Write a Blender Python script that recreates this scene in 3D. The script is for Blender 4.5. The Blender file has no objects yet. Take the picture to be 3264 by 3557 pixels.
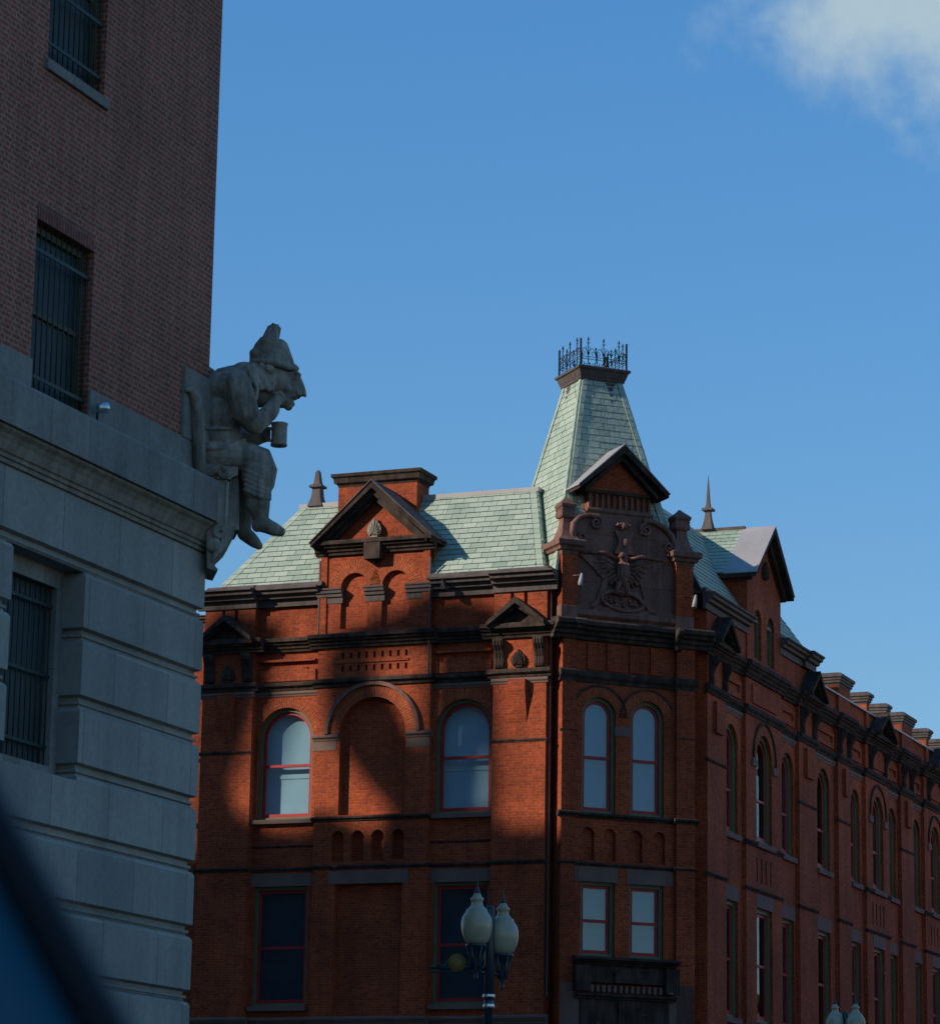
import bpy, bmesh, math, random
from mathutils import Vector, Matrix, noise
from mathutils.geometry import tessellate_polygon
R = math.radians
random.seed(7)
S = bpy.context.scene

# ------------------------------------------------------------------ camera
PITCH, ROLL = R(12.84), R(0.987)
cam_d = bpy.data.cameras.new('camera')
cam = bpy.data.objects.new('camera', cam_d)
S.collection.objects.link(cam)
cam_d.sensor_fit = 'HORIZONTAL'
cam_d.sensor_width = 36.0
cam_d.lens = 36.0 * 10878 / 3264
cam_d.clip_start, cam_d.clip_end = 0.05, 6000
cam_d.dof.use_dof = True
cam_d.dof.focus_distance = 78
cam_d.dof.aperture_fstop = 12.5
cp, sp, cr, sr = math.cos(PITCH), math.sin(PITCH), math.cos(ROLL), math.sin(ROLL)
r0, d0, f0 = Vector((1, 0, 0)), Vector((0, sp, -cp)), Vector((0, cp, sp))
rt, dn = cr * r0 - sr * d0, sr * r0 + cr * d0
CAMZ = 1.6
m3 = Matrix((rt, -dn, -f0)).transposed()
cam.matrix_world = Matrix.Translation((0, 0, CAMZ)) @ m3.to_4x4()
S.camera = cam

# ------------------------------------------------------------------ sky and sun
SUN_TRAVEL_AZ, SUN_EL = 67.5, 26.0
LDIR = Vector((math.cos(R(SUN_EL)) * math.sin(R(SUN_TRAVEL_AZ)), math.cos(R(SUN_EL)) * math.cos(R(SUN_TRAVEL_AZ)), -math.sin(R(SUN_EL))))
W = bpy.data.worlds.new('World'); S.world = W; W.use_nodes = True
wn = W.node_tree; wn.nodes.clear()
def N(nt, typ, **kw):
    n = nt.nodes.new(typ)
    for k, v in kw.items():
        if k == 'inp':
            for a, b in v.items(): n.inputs[a].default_value = b
        else: setattr(n, k, v)
    return n
wo = N(wn, 'ShaderNodeOutputWorld'); bg = N(wn, 'ShaderNodeBackground'); bg.inputs[1].default_value = 0.15
sky = N(wn, 'ShaderNodeTexSky', sky_type='NISHITA', sun_disc=False, sun_elevation=R(SUN_EL), sun_rotation=R(SUN_TRAVEL_AZ + 180), altitude=0, air_density=0.9, dust_density=0.05, ozone_density=1.3)
# one drifting cloud, placed by world direction
tc = N(wn, 'ShaderNodeTexCoord')
CLOUD_AZ, CLOUD_EL = R(9.55), R(21.95)
cdir = Vector((math.sin(CLOUD_AZ) * math.cos(CLOUD_EL), math.cos(CLOUD_AZ) * math.cos(CLOUD_EL), math.sin(CLOUD_EL)))
def warp():
    nz = N(wn, 'ShaderNodeTexNoise', inp={'Scale': 21.0, 'Detail': 8.0, 'Roughness': 0.54})
    wn.links.new(tc.outputs['Generated'], nz.inputs['Vector'])
    return nz
nz = warp()
sub = N(wn, 'ShaderNodeVectorMath', operation='SUBTRACT'); sub.inputs[1].default_value = cdir
wn.links.new(tc.outputs['Generated'], sub.inputs[0])
mulv = N(wn, 'ShaderNodeVectorMath', operation='MULTIPLY'); mulv.inputs[1].default_value = (19.5, 19.5, 30)
wn.links.new(sub.outputs[0], mulv.inputs[0])
ln = N(wn, 'ShaderNodeVectorMath', operation='LENGTH'); wn.links.new(mulv.outputs[0], ln.inputs[0])
ma = N(wn, 'ShaderNodeMath', operation='MULTIPLY_ADD'); ma.inputs[1].default_value = 3.6; ma.inputs[2].default_value = -1.0
wn.links.new(nz.outputs['Fac'], ma.inputs[0])
sb = N(wn, 'ShaderNodeMath', operation='SUBTRACT'); wn.links.new(ma.outputs[0], sb.inputs[0]); wn.links.new(ln.outputs['Value'], sb.inputs[1])
mr = N(wn, 'ShaderNodeMapRange', interpolation_type='SMOOTHSTEP'); mr.inputs[1].default_value = -0.6; mr.inputs[2].default_value = 0.62; mr.inputs[4].default_value = 0.84
wn.links.new(sb.outputs[0], mr.inputs[0])
hsv = N(wn, 'ShaderNodeHueSaturation', inp={'Saturation': 1.34, 'Value': 1.66}); wn.links.new(sky.outputs[0], hsv.inputs['Color'])
bw_ = N(wn, 'ShaderNodeRGBToBW'); wn.links.new(hsv.outputs[0], bw_.inputs[0])
pw_ = N(wn, 'ShaderNodeMath', operation='POWER'); pw_.inputs[1].default_value = -0.42; wn.links.new(bw_.outputs[0], pw_.inputs[0])
sc_ = N(wn, 'ShaderNodeVectorMath', operation='SCALE'); wn.links.new(hsv.outputs[0], sc_.inputs[0]); wn.links.new(pw_.outputs[0], sc_.inputs['Scale'])
mx = N(wn, 'ShaderNodeMix', data_type='RGBA'); mx.inputs[7].default_value = (3.1, 3.9, 4.25, 1)
wn.links.new(mr.outputs[0], mx.inputs[0]); wn.links.new(sc_.outputs[0], mx.inputs[6])
wn.links.new(mx.outputs[2], bg.inputs[0]); wn.links.new(bg.outputs[0], wo.inputs[0])
sl = bpy.data.lights.new('sun', 'SUN'); sl.energy = 4.4; sl.angle = R(0.7); sl.color = (1.0, 0.90, 0.76)
so = bpy.data.objects.new('sun', sl); S.collection.objects.link(so)
so.rotation_euler = LDIR.to_track_quat('-Z', 'Y').to_euler(); so.location = (-60, -30, 60)
S.view_settings.view_transform = 'Standard'; S.view_settings.look = 'None'
S.view_settings.exposure = 0.0; S.view_settings.gamma = 1.0; S.view_settings.use_curve_mapping = False
S.render.engine = 'CYCLES'

# ------------------------------------------------------------------ helpers
Z = Vector((0, 0, 1))
def az(a): return Vector((math.sin(R(a)), math.cos(R(a)), 0))
class Frame:
    """facade coordinates: t along the wall, o outward, z up"""
    def __init__(s, O, T, Nn, k=1.0): s.O, s.T, s.N, s.k = Vector(O), Vector(T).normalized(), Vector(Nn).normalized(), k
    def p(s, t, o, z): return s.O + s.T * (t * s.k) + s.N * o + Z * (z * s.k + 1.6 * (1 - s.k))
    def sub(s, t, o): return Frame(s.O + s.T * (t * s.k) + s.N * o, s.T, s.N, s.k)
class MB:
    def __init__(s, fr=None): s.v, s.f, s.uv, s.fr, s.sm = [], [], {}, fr, set()
    def P(s, t, o, z): return s.fr.p(t, o, z) if s.fr else Vector((t, o, z))
    def add(s, pts, faces, smooth=False):
        b = len(s.v); s.v += [Vector(p) for p in pts]
        for f in faces:
            if smooth: s.sm.add(len(s.f))
            s.f.append([b + i for i in f])
    def box(s, t0, t1, o0, o1, z0, z1):
        s.add([s.P(t, o, z) for z in (z0, z1) for o in (o0, o1) for t in (t0, t1)],
              [(0, 1, 3, 2), (4, 5, 7, 6), (0, 1, 5, 4), (2, 3, 7, 6), (0, 2, 6, 4), (1, 3, 7, 5)])
        return s
    def prism(s, poly, o0, o1):                       # polygon in (t, z), extruded in o
        n = len(poly)
        s.add([s.P(t, o0, z) for t, z in poly] + [s.P(t, o1, z) for t, z in poly],
              [list(range(n)), list(range(n, 2 * n))] + [(i, (i + 1) % n, n + (i + 1) % n, n + i) for i in range(n)])
        return s
    def extr(s, prof, t0, t1):                        # profile in (o, z), run along t
        n = len(prof)
        s.add([s.P(t0, o, z) for o, z in prof] + [s.P(t1, o, z) for o, z in prof],
              [list(range(n)), list(range(n, 2 * n))] + [(i, (i + 1) % n, n + (i + 1) % n, n + i) for i in range(n)])
        return s
    def stack(s, tc, oc, lv):                         # square lathe: (z, half_t, half_o)
        pts = []
        for z, a, b in lv: pts += [s.P(tc + i * a, oc + j * b, z) for i, j in ((-1, -1), (1, -1), (1, 1), (-1, 1))]
        fs = [(0, 1, 2, 3), tuple(range(len(pts) - 4, len(pts)))]
        for k in range(len(lv) - 1):
            for i in range(4): fs.append((4 * k + i, 4 * k + (i + 1) % 4, 4 * k + 4 + (i + 1) % 4, 4 * k + 4 + i))
        s.add(pts, fs); return s
    def lathe(s, c, prof, n=20, ax=Z):                # round: prof (r, h)
        c = Vector(c); ax = Vector(ax).normalized(); e = ax.orthogonal().normalized(); g = ax.cross(e)
        pts = [c + ax * h + (e * math.cos(2 * math.pi * i / n) + g * math.sin(2 * math.pi * i / n)) * max(r, 1e-4) for r, h in prof for i in range(n)]
        fs = [tuple(range(n)), tuple(range(len(pts) - n, len(pts)))]
        s.add(pts, fs)
        s.add(pts, [(k * n + i, k * n + (i + 1) % n, (k + 1) * n + (i + 1) % n, (k + 1) * n + i) for k in range(len(prof) - 1) for i in range(n)], True)
        return s
    def tube(s, pts, rad, n=8, smooth=True):
        pts = [Vector(p) for p in pts]; m = len(pts)
        rr = rad if isinstance(rad, (list, tuple)) else [rad] * m
        up = None; vs = []
        for i, p in enumerate(pts):
            d = (pts[min(i + 1, m - 1)] - pts[max(i - 1, 0)]).normalized()
            if up is None: up = d.orthogonal().normalized()
            up = (up - d * up.dot(d)).normalized(); g = d.cross(up)
            vs += [p + (up * math.cos(2 * math.pi * k / n) + g * math.sin(2 * math.pi * k / n)) * rr[i] for k in range(n)]
        s.add(vs, [(i * n + k, i * n + (k + 1) % n, (i + 1) * n + (k + 1) % n, (i + 1) * n + k) for i in range(m - 1) for k in range(n)], smooth)
        s.add(vs[:n], [tuple(range(n))]); s.add(vs[-n:], [tuple(range(n))])
        return s
    def ell(s, c, r, rot=None, nu=16, nv=10):
        c = Vector(c); M = rot or Matrix.Identity(3); pts = []
        for j in range(nv + 1):
            th = math.pi * j / nv
            for i in range(nu):
                ph = 2 * math.pi * i / nu
                q = Vector((r[0] * math.sin(th) * math.cos(ph), r[1] * math.sin(th) * math.sin(ph), r[2] * math.cos(th)))
                pts.append(c + M @ q)
        s.add(pts, [(j * nu + i, j * nu + (i + 1) % nu, (j + 1) * nu + (i + 1) % nu, (j + 1) * nu + i) for j in range(nv) for i in range(nu)], True)
        return s
    def ring(s, a, b, o0, o1):                        # between two matched open or closed outlines in (t,z)
        n = len(a)
        pts = [s.P(t, o, z) for o in (o0, o1) for L in (a, b) for t, z in L]
        fs = []
        for i in range(n):
            j = (i + 1) % n
            fs += [(i, j, n + j, n + i), (2 * n + i, 2 * n + j, 3 * n + j, 3 * n + i), (i, j, 2 * n + j, 2 * n + i), (n + i, n + j, 3 * n + j, 3 * n + i)]
        s.add(pts, fs); return s
    def arc(s, tc, zc, r0, r1, o0, o1, a0=0, a1=180, n=24, hgt=1.0):   # brick arch ring with radial uv
        b = len(s.v)
        for i in range(n + 1):
            a = R(a0 + (a1 - a0) * i / n); c, q = math.cos(a), math.sin(a) * hgt
            s.v += [s.P(tc + r0 * c, o0, zc + r0 * q), s.P(tc + r1 * c, o0, zc + r1 * q), s.P(tc + r1 * c, o1, zc + r1 * q), s.P(tc + r0 * c, o1, zc + r0 * q)]
        rm = (r0 + r1) / 2
        for i in range(n):
            k = b + 4 * i; u0, u1 = R((a1 - a0) * i / n) * rm, R((a1 - a0) * (i + 1) / n) * rm
            for q, (va, vb) in zip(((0, 1), (1, 2), (2, 3), (3, 0)), ((0, r1 - r0), (0, abs(o1 - o0)), (0, r1 - r0), (0, abs(o1 - o0)))):
                s.uv[len(s.f)] = [(va, u0), (vb, u0), (vb, u1), (va, u1)]
                s.f.append([k + q[0], k + q[1], k + 4 + q[1], k + 4 + q[0]])
        s.f.append([b, b + 1, b + 2, b + 3]); e = b + 4 * n; s.f.append([e, e + 1, e + 2, e + 3])
        return s
    def wall(s, t0, t1, z0, z1, of, ob, holes):
        """slab front with openings; holes = list of outlines [(t,z)...]"""
        outer = [(t0, z0), (t1, z0), (t1, z1), (t0, z1)]
        loops = [outer] + holes
        flat = [q for L in loops for q in L]
        tri = tessellate_polygon([[Vector((t, z, 0)) for t, z in L] for L in loops])
        n = len(flat)
        fs = [tuple(t) for t in tri]
        k = 0
        for L in loops:
            m = len(L)
            fs += [(k + i, k + (i + 1) % m, n + k + (i + 1) % m, n + k + i) for i in range(m)]
            k += m
        s.add([s.P(t, of, z) for t, z in flat] + [s.P(t, ob, z) for t, z in flat], fs)
        return s
    def split(s, name, mat, parent=None, **k):
        par = list(range(len(s.v)))
        def fd(i):
            while par[i] != i: par[i] = par[par[i]]; i = par[i]
            return i
        for f in s.f:
            for i in f[1:]: par[fd(i)] = fd(f[0])
        grp = {}
        for fi, f in enumerate(s.f): grp.setdefault(fd(f[0]), []).append(fi)
        out = []
        for fl in grp.values():
            q = MB(s.fr); mp = {}
            for fi in fl:
                for i in s.f[fi]:
                    if i not in mp: mp[i] = len(q.v); q.v.append(s.v[i])
                if fi in s.uv: q.uv[len(q.f)] = s.uv[fi]
                if fi in s.sm: q.sm.add(len(q.f))
                q.f.append([mp[i] for i in s.f[fi]])
            out.append(q.build(name, mat, parent, **k))
        return out
    def build(s, name, mat, parent=None, smooth=False, bevel=0, recalc=True, subsurf=0):
        root = parent
        while root is not None and root.parent is not None: root = root.parent
        base = Vector(root['base']) if root is not None else Vector((0, 0, 0))
        me = bpy.data.meshes.new(name)
        me.from_pydata([v - base for v in s.v], [], s.f)
        uvl = me.uv_layers.new(name='uv')
        for pi, p in enumerate(me.polygons):
            if pi in s.uv:
                for li, uv in zip(p.loop_indices, s.uv[pi]): uvl.data[li].uv = uv
                continue
            n = p.normal
            if abs(n.z) > 0.97: h, u = Vector((1, 0, 0)), Vector((0, 1, 0))
            else:
                h = Z.cross(n).normalized(); u = n.cross(h)
            for li in p.loop_indices:
                c = s.v[me.loops[li].vertex_index]
                uvl.data[li].uv = (c.dot(h), c.dot(u) if abs(n.z) > 0.25 else c.z)
            if smooth or pi in s.sm: p.use_smooth = True
        if recalc:
            bm = bmesh.new(); bm.from_mesh(me)
            bmesh.ops.remove_doubles(bm, verts=bm.verts, dist=1e-5)
            bmesh.ops.recalc_face_normals(bm, faces=bm.faces); bm.to_mesh(me); bm.free()
        me.materials.append(mat)
        o = bpy.data.objects.new(name, me); S.collection.objects.link(o)
        if parent is not None: o.parent = parent
        if bevel:
            b = o.modifiers.new('bevel', 'BEVEL'); b.width = bevel; b.segments = 2; b.limit_method = 'ANGLE'; b.angle_limit = R(35)
        if subsurf:
            q = o.modifiers.new('sub', 'SUBSURF'); q.levels = q.render_levels = subsurf
        return o
def tag(o, label, cat, group=None):
    o['label'], o['category'] = label, cat
    if group: o['group'] = group
    return o
def thing(name, base, label=None, cat=None, group=None):
    o = bpy.data.objects.new(name, None); S.collection.objects.link(o); o.location = base; o['base'] = tuple(base)
    o.empty_display_size = 0.2
    if label: tag(o, label, cat, group)
    return o
def struct(name, mb, mat):
    o = mb.build(name, mat); o['kind'] = 'structure'; return o

# ------------------------------------------------------------------ materials
def mat(name, rough=0.8, spec=0.3):
    m = bpy.data.materials.new(name); m.use_nodes = True
    b = m.node_tree.nodes['Principled BSDF']; b.inputs['Roughness'].default_value = rough; b.inputs['Specular IOR Level'].default_value = spec
    return m, m.node_tree, b
def ramp(nt, src, stops):
    r = N(nt, 'ShaderNodeValToRGB'); e = r.color_ramp.elements
    while len(e) < len(stops): e.new(0.5)
    for k, (p, c) in enumerate(stops): e[k].position = p; e[k].color = (*c, 1)
    nt.links.new(src, r.inputs[0]); return r
def pos(nt):
    return N(nt, 'ShaderNodeNewGeometry').outputs['Position']
def mottled(name, c1, c2, scale=3, rough=0.8, bump=0.15, metal=0.0, spec=0.3, fine=40, stretch=(1, 1, 1), obj=False, streak=1.0, chip=0.0):
    m, nt, b = mat(name, rough, spec)
    mp = N(nt, 'ShaderNodeMapping'); mp.inputs['Scale'].default_value = stretch
    nt.links.new(N(nt, 'ShaderNodeTexCoord').outputs['Object'] if obj else pos(nt), mp.inputs[0])
    a = N(nt, 'ShaderNodeTexNoise', inp={'Scale': scale, 'Detail': 6.0, 'Roughness': 0.6}); nt.links.new(mp.outputs[0], a.inputs['Vector'])
    r = ramp(nt, a.outputs['Fac'], [(0.3, c1), (0.7, c2)]); nt.links.new(r.outputs[0], b.inputs['Base Color'])
    if streak < 1:
        ms = N(nt, 'ShaderNodeMapping'); ms.inputs['Scale'].default_value = (7, 7, 0.7); nt.links.new(pos(nt), ms.inputs[0])
        sk = N(nt, 'ShaderNodeTexNoise', inp={'Scale': 1.0, 'Detail': 8.0, 'Roughness': 0.65}); nt.links.new(ms.outputs[0], sk.inputs['Vector'])
        rk = ramp(nt, sk.outputs['Fac'], [(0.38, (streak,) * 3), (0.58, (1, 1, 1))])
        mk = N(nt, 'ShaderNodeMix', data_type='RGBA', blend_type='MULTIPLY'); mk.inputs[0].default_value = 1.0
        nt.links.new(r.outputs[0], mk.inputs[6]); nt.links.new(rk.outputs[0], mk.inputs[7]); nt.links.new(mk.outputs[2], b.inputs['Base Color'])
    if chip:
        mc = N(nt, 'ShaderNodeMapping'); mc.inputs['Scale'].default_value = (3.5, 3.5, 9); nt.links.new(pos(nt), mc.inputs[0])
        cn = N(nt, 'ShaderNodeTexNoise', inp={'Scale': 1.0, 'Detail': 9.0, 'Roughness': 0.72}); nt.links.new(mc.outputs[0], cn.inputs['Vector'])
        cr_ = ramp(nt, cn.outputs['Fac'], [(1 - chip, (0, 0, 0)), (1 - chip + .05, (1, 1, 1))])
        mc2 = N(nt, 'ShaderNodeMix', data_type='RGBA'); mc2.inputs[7].default_value = (0.24, 0.19, 0.15, 1)
        nt.links.new(cr_.outputs[0], mc2.inputs[0]); nt.links.new(b.inputs['Base Color'].links[0].from_socket, mc2.inputs[6]); nt.links.new(mc2.outputs[2], b.inputs['Base Color'])
    f = N(nt, 'ShaderNodeTexNoise', inp={'Scale': fine, 'Detail': 5.0}); nt.links.new(mp.outputs[0], f.inputs['Vector'])
    bp = N(nt, 'ShaderNodeBump', inp={'Strength': bump, 'Distance': 0.02}); nt.links.new(f.outputs['Fac'], bp.inputs['Height']); nt.links.new(bp.outputs[0], b.inputs['Normal'])
    b.inputs['Metallic'].default_value = metal
    return m
def brick(name, c1, c2, cm, bw=0.212, rh=0.0677, mortar=0.008, squash=1.0, sqf=2, var=0.35, bump=0.5, voff=0.0, rough=0.85, stain=(0.55, 1.0), streak=0.8):
    m, nt, b = mat(name, rough, 0.25)
    uv = N(nt, 'ShaderNodeUVMap', uv_map='uv')
    mp = N(nt, 'ShaderNodeMapping'); mp.inputs['Location'].default_value = (0.013, voff, 0); nt.links.new(uv.outputs[0], mp.inputs[0])
    t = N(nt, 'ShaderNodeTexBrick', offset=0.5, offset_frequency=2, squash=squash, squash_frequency=sqf)
    t.inputs['Color1'].default_value = (*c1, 1); t.inputs['Color2'].default_value = (*c2, 1); t.inputs['Mortar'].default_value = (*cm, 1)
    t.inputs['Scale'].default_value = 1; t.inputs['Mortar Size'].default_value = mortar; t.inputs['Mortar Smooth'].default_value = 0.25
    t.inputs['Brick Width'].default_value = bw; t.inputs['Row Height'].default_value = rh
    nt.links.new(mp.outputs[0], t.inputs['Vector'])
    a = N(nt, 'ShaderNodeTexNoise', inp={'Scale': 0.55, 'Detail': 7.0, 'Roughness': 0.62}); nt.links.new(pos(nt), a.inputs['Vector'])
    r = ramp(nt, a.outputs['Fac'], [(0.32, (stain[0],) * 3), (0.62, (stain[1],) * 3)])
    mx = N(nt, 'ShaderNodeMix', data_type='RGBA', blend_type='MULTIPLY'); mx.inputs[0].default_value = 1.0
    nt.links.new(t.outputs['Color'], mx.inputs[6]); nt.links.new(r.outputs[0], mx.inputs[7])
    ms = N(nt, 'ShaderNodeMapping'); ms.inputs['Scale'].default_value = (2.6, 2.6, 0.22); nt.links.new(pos(nt), ms.inputs[0])
    sk = N(nt, 'ShaderNodeTexNoise', inp={'Scale': 1.0, 'Detail': 8.0, 'Roughness': 0.6}); nt.links.new(ms.outputs[0], sk.inputs['Vector'])
    rk = ramp(nt, sk.outputs['Fac'], [(0.36, (streak,) * 3), (0.56, (1, 1, 1))])
    mk = N(nt, 'ShaderNodeMix', data_type='RGBA', blend_type='MULTIPLY'); mk.inputs[0].default_value = 1.0
    nt.links.new(mx.outputs[2], mk.inputs[6]); nt.links.new(rk.outputs[0], mk.inputs[7]); mx = mk
    f = N(nt, 'ShaderNodeTexNoise', inp={'Scale': 14.0, 'Detail': 4.0}); nt.links.new(pos(nt), f.inputs['Vector'])
    r2 = ramp(nt, f.outputs['Fac'], [(0.3, (1 - var,) * 3), (0.7, (1 + var * 0.4,) * 3)])
    m2 = N(nt, 'ShaderNodeMix', data_type='RGBA', blend_type='MULTIPLY'); m2.inputs[0].default_value = 1.0
    nt.links.new(mx.outputs[2], m2.inputs[6]); nt.links.new(r2.outputs[0], m2.inputs[7]); nt.links.new(m2.outputs[2], b.inputs['Base Color'])
    bp = N(nt, 'ShaderNodeBump', invert=True, inp={'Strength': bump, 'Distance': 0.012}); nt.links.new(t.outputs['Fac'], bp.inputs['Height']); nt.links.new(bp.outputs[0], b.inputs['Normal'])
    return m
def glass(name, tint=(0.6, 0.68, 0.72), refl=0.11, rough=0.02):
    m = bpy.data.materials.new(name); m.use_nodes = True; nt = m.node_tree; nt.nodes.clear()
    o = N(nt, 'ShaderNodeOutputMaterial'); tr = N(nt, 'ShaderNodeBsdfTransparent'); tr.inputs[0].default_value = (*tint, 1)
    g = N(nt, 'ShaderNodeBsdfGlossy'); g.inputs['Roughness'].default_value = rough
    w = N(nt, 'ShaderNodeTexNoise', inp={'Scale': 1.6, 'Detail': 1.0}); nt.links.new(pos(nt), w.inputs['Vector'])
    bp = N(nt, 'ShaderNodeBump', inp={'Strength': 0.06, 'Distance': 0.05}); nt.links.new(w.outputs['Fac'], bp.inputs['Height']); nt.links.new(bp.outputs[0], g.inputs['Normal'])
    ge = N(nt, 'ShaderNodeNewGeometry'); dt = N(nt, 'ShaderNodeVectorMath', operation='DOT_PRODUCT')
    nt.links.new(ge.outputs['Incoming'], dt.inputs[0]); nt.links.new(ge.outputs['Normal'], dt.inputs[1])
    ab = N(nt, 'ShaderNodeMath', operation='ABSOLUTE'); nt.links.new(dt.outputs['Value'], ab.inputs[0])
    om = N(nt, 'ShaderNodeMath', operation='SUBTRACT'); om.inputs[0].default_value = 1.0; nt.links.new(ab.outputs[0], om.inputs[1])
    pw = N(nt, 'ShaderNodeMath', operation='POWER'); pw.inputs[1].default_value = 5.0; nt.links.new(om.outputs[0], pw.inputs[0])
    ad = N(nt, 'ShaderNodeMath', operation='MULTIPLY_ADD', use_clamp=True); ad.inputs[1].default_value = 0.9; ad.inputs[2].default_value = refl
    nt.links.new(pw.outputs[0], ad.inputs[0]); mx = N(nt, 'ShaderNodeMixShader'); nt.links.new(ad.outputs[0], mx.inputs[0])
    nt.links.new(tr.outputs[0], mx.inputs[1]); nt.links.new(g.outputs[0], mx.inputs[2]); nt.links.new(mx.outputs[0], o.inputs[0])
    return m
M = {}
M['brick'] = brick('red_brick', (0.51, 0.084, 0.020), (0.36, 0.054, 0.015), (0.37, 0.13, 0.066), mortar=0.0075, stain=(0.62, 1.0))
M['arch'] = brick('arch_brick', (0.48, 0.086, 0.018), (0.38, 0.060, 0.014), (0.46, 0.20, 0.11), bw=0.30, rh=0.066, mortar=0.007)
M['old_brick'] = brick('dark_purple_brick', (0.40, 0.098, 0.060), (0.27, 0.080, 0.052), (0.37, 0.225, 0.155), mortar=0.014, squash=0.5, var=0.3, stain=(0.8, 1.0), bump=0.4)
M['soldier'] = brick('soldier_brick', (0.30, 0.075, 0.05), (0.25, 0.065, 0.045), (0.28, 0.175, 0.13), bw=0.0677, rh=0.23, mortar=0.012)
M['lime'] = brick('grey_limestone', (0.395, 0.365, 0.305), (0.285, 0.272, 0.24), (0.12, 0.115, 0.10), bw=1.42, rh=0.8217, mortar=0.006, var=0.12, bump=0.12, voff=-4.30, stain=(0.76, 1.0), streak=0.88)
M['fascia'] = brick('grey_fascia_stone', (0.32, 0.295, 0.255), (0.27, 0.255, 0.225), (0.16, 0.155, 0.135), bw=0.93, rh=6.0, mortar=0.006, var=0.15, bump=0.1, voff=-8.0, stain=(0.6, 1.0))
M['cove'] = mottled('warm_cornice_stone', (0.26, 0.215, 0.155), (0.34, 0.29, 0.215), 1.6, 0.9, 0.2, streak=0.65)
M['stone'] = mottled('carved_limestone', (0.21, 0.18, 0.14), (0.42, 0.365, 0.29), 3.0, 0.9, 0.5, fine=34, streak=0.5)
M['panel'] = brick('terracotta_blocks', (0.25, 0.125, 0.09), (0.19, 0.098, 0.074), (0.09, 0.05, 0.04), bw=.92, rh=.62, mortar=.008, var=.2, bump=.3, voff=.1, stain=(.6, 1.0), streak=.7)
M['brown'] = mottled('weathered_brownstone', (0.042, 0.030, 0.025), (0.10, 0.070, 0.054), 2.5, 0.92, 0.4, streak=0.6, spec=0.08, chip=0.37)
M['lintel'] = mottled('brownstone_lintel', (0.15, 0.088, 0.068), (0.20, 0.125, 0.095), 2.0, 0.85, 0.25)
M['terra'] = mottled('terracotta_panel', (0.16, 0.080, 0.060), (0.27, 0.132, 0.094), 2.4, 0.8, 0.4, streak=0.6)
M['metal'] = mottled('painted_cornice_metal', (0.082, 0.062, 0.055), (0.135, 0.104, 0.094), 1.5, 0.66, 0.12, spec=0.2, streak=0.7)
M['rmetal'] = mottled('roof_sheet_metal', (0.30, 0.275, 0.26), (0.37, 0.345, 0.33), 1.2, 0.45, 0.1, spec=0.5)
M['iron'] = mottled('black_wrought_iron', (0.012, 0.016, 0.016), (0.02, 0.026, 0.025), 8, 0.5, 0.1)
M['slate'] = None
def slate():
    m, nt, b = mat('green_slate', 0.62, 0.35)
    at = N(nt, 'ShaderNodeAttribute', attribute_name='tone')
    r = ramp(nt, at.outputs['Fac'], [(0.0, (0.262, 0.332, 0.250)), (0.5, (0.342, 0.408, 0.316)), (1.0, (0.412, 0.463, 0.366))])
    a = N(nt, 'ShaderNodeTexNoise', inp={'Scale': 1.1, 'Detail': 6.0, 'Roughness': 0.65}); nt.links.new(pos(nt), a.inputs['Vector'])
    r2 = ramp(nt, a.outputs['Fac'], [(0.30, (0.84, 0.86, 0.86)), (0.55, (1, 1, 1))])
    mx = N(nt, 'ShaderNodeMix', data_type='RGBA', blend_type='MULTIPLY'); mx.inputs[0].default_value = 1.0
    nt.links.new(r.outputs[0], mx.inputs[6]); nt.links.new(r2.outputs[0], mx.inputs[7]); nt.links.new(mx.outputs[2], b.inputs['Base Color'])
    f = N(nt, 'ShaderNodeTexNoise', inp={'Scale': 9.0, 'Detail': 6.0}); nt.links.new(pos(nt), f.inputs['Vector'])
    bp = N(nt, 'ShaderNodeBump', inp={'Strength': 0.5, 'Distance': 0.03}); nt.links.new(f.outputs['Fac'], bp.inputs['Height']); nt.links.new(bp.outputs[0], b.inputs['Normal'])
    return m
M['slate'] = slate()
M['under'] = mottled('roof_felt', (0.02, 0.025, 0.022), (0.03, 0.035, 0.03), 3)
M['green'] = mottled('green_window_paint', (0.095, 0.125, 0.062), (0.12, 0.15, 0.075), 3, 0.5, 0.05)
M['red'] = mottled('red_window_paint', (0.34, 0.018, 0.022), (0.44, 0.028, 0.03), 3, 0.45, 0.05)
M['glass'] = glass('window_glass', (0.78, 0.88, 0.92), 0.08)
M['glass_dark'] = glass('dark_window_glass', (0.46, 0.57, 0.62), 0.05)
M['screen'] = mottled('dark_window_screen', (0.030, 0.042, 0.045), (0.045, 0.06, 0.062), 1.2, 0.55, 0.05)
M['blind'] = mottled('white_blind', (0.66, 0.70, 0.70), (0.76, 0.79, 0.78), 1.0, 0.9, 0.05)
M['shade'] = mottled('blue_grey_blind', (0.20, 0.285, 0.34), (0.235, 0.32, 0.37), 1.0, 0.9, 0.03)
M['room'] = mottled('dim_interior', (0.05, 0.06, 0.07), (0.07, 0.085, 0.095), 1, 0.9, 0)
M['bars'] = mottled('green_iron_bars', (0.012, 0.028, 0.020), (0.018, 0.038, 0.026), 4, 0.5, 0.1)
M['wood'] = mottled('olive_window_frame', (0.10, 0.085, 0.05), (0.13, 0.11, 0.07), 4, 0.7, 0.1)
M['opal'] = mottled('opal_lamp_glass', (0.36, 0.30, 0.19), (0.42, 0.36, 0.24), 2, 0.25, 0.03, spec=0.5)
M['lampm'] = mottled('dark_lamp_paint', (0.014, 0.026, 0.034), (0.02, 0.034, 0.044), 5, 0.35, 0.05, spec=0.5)
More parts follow.
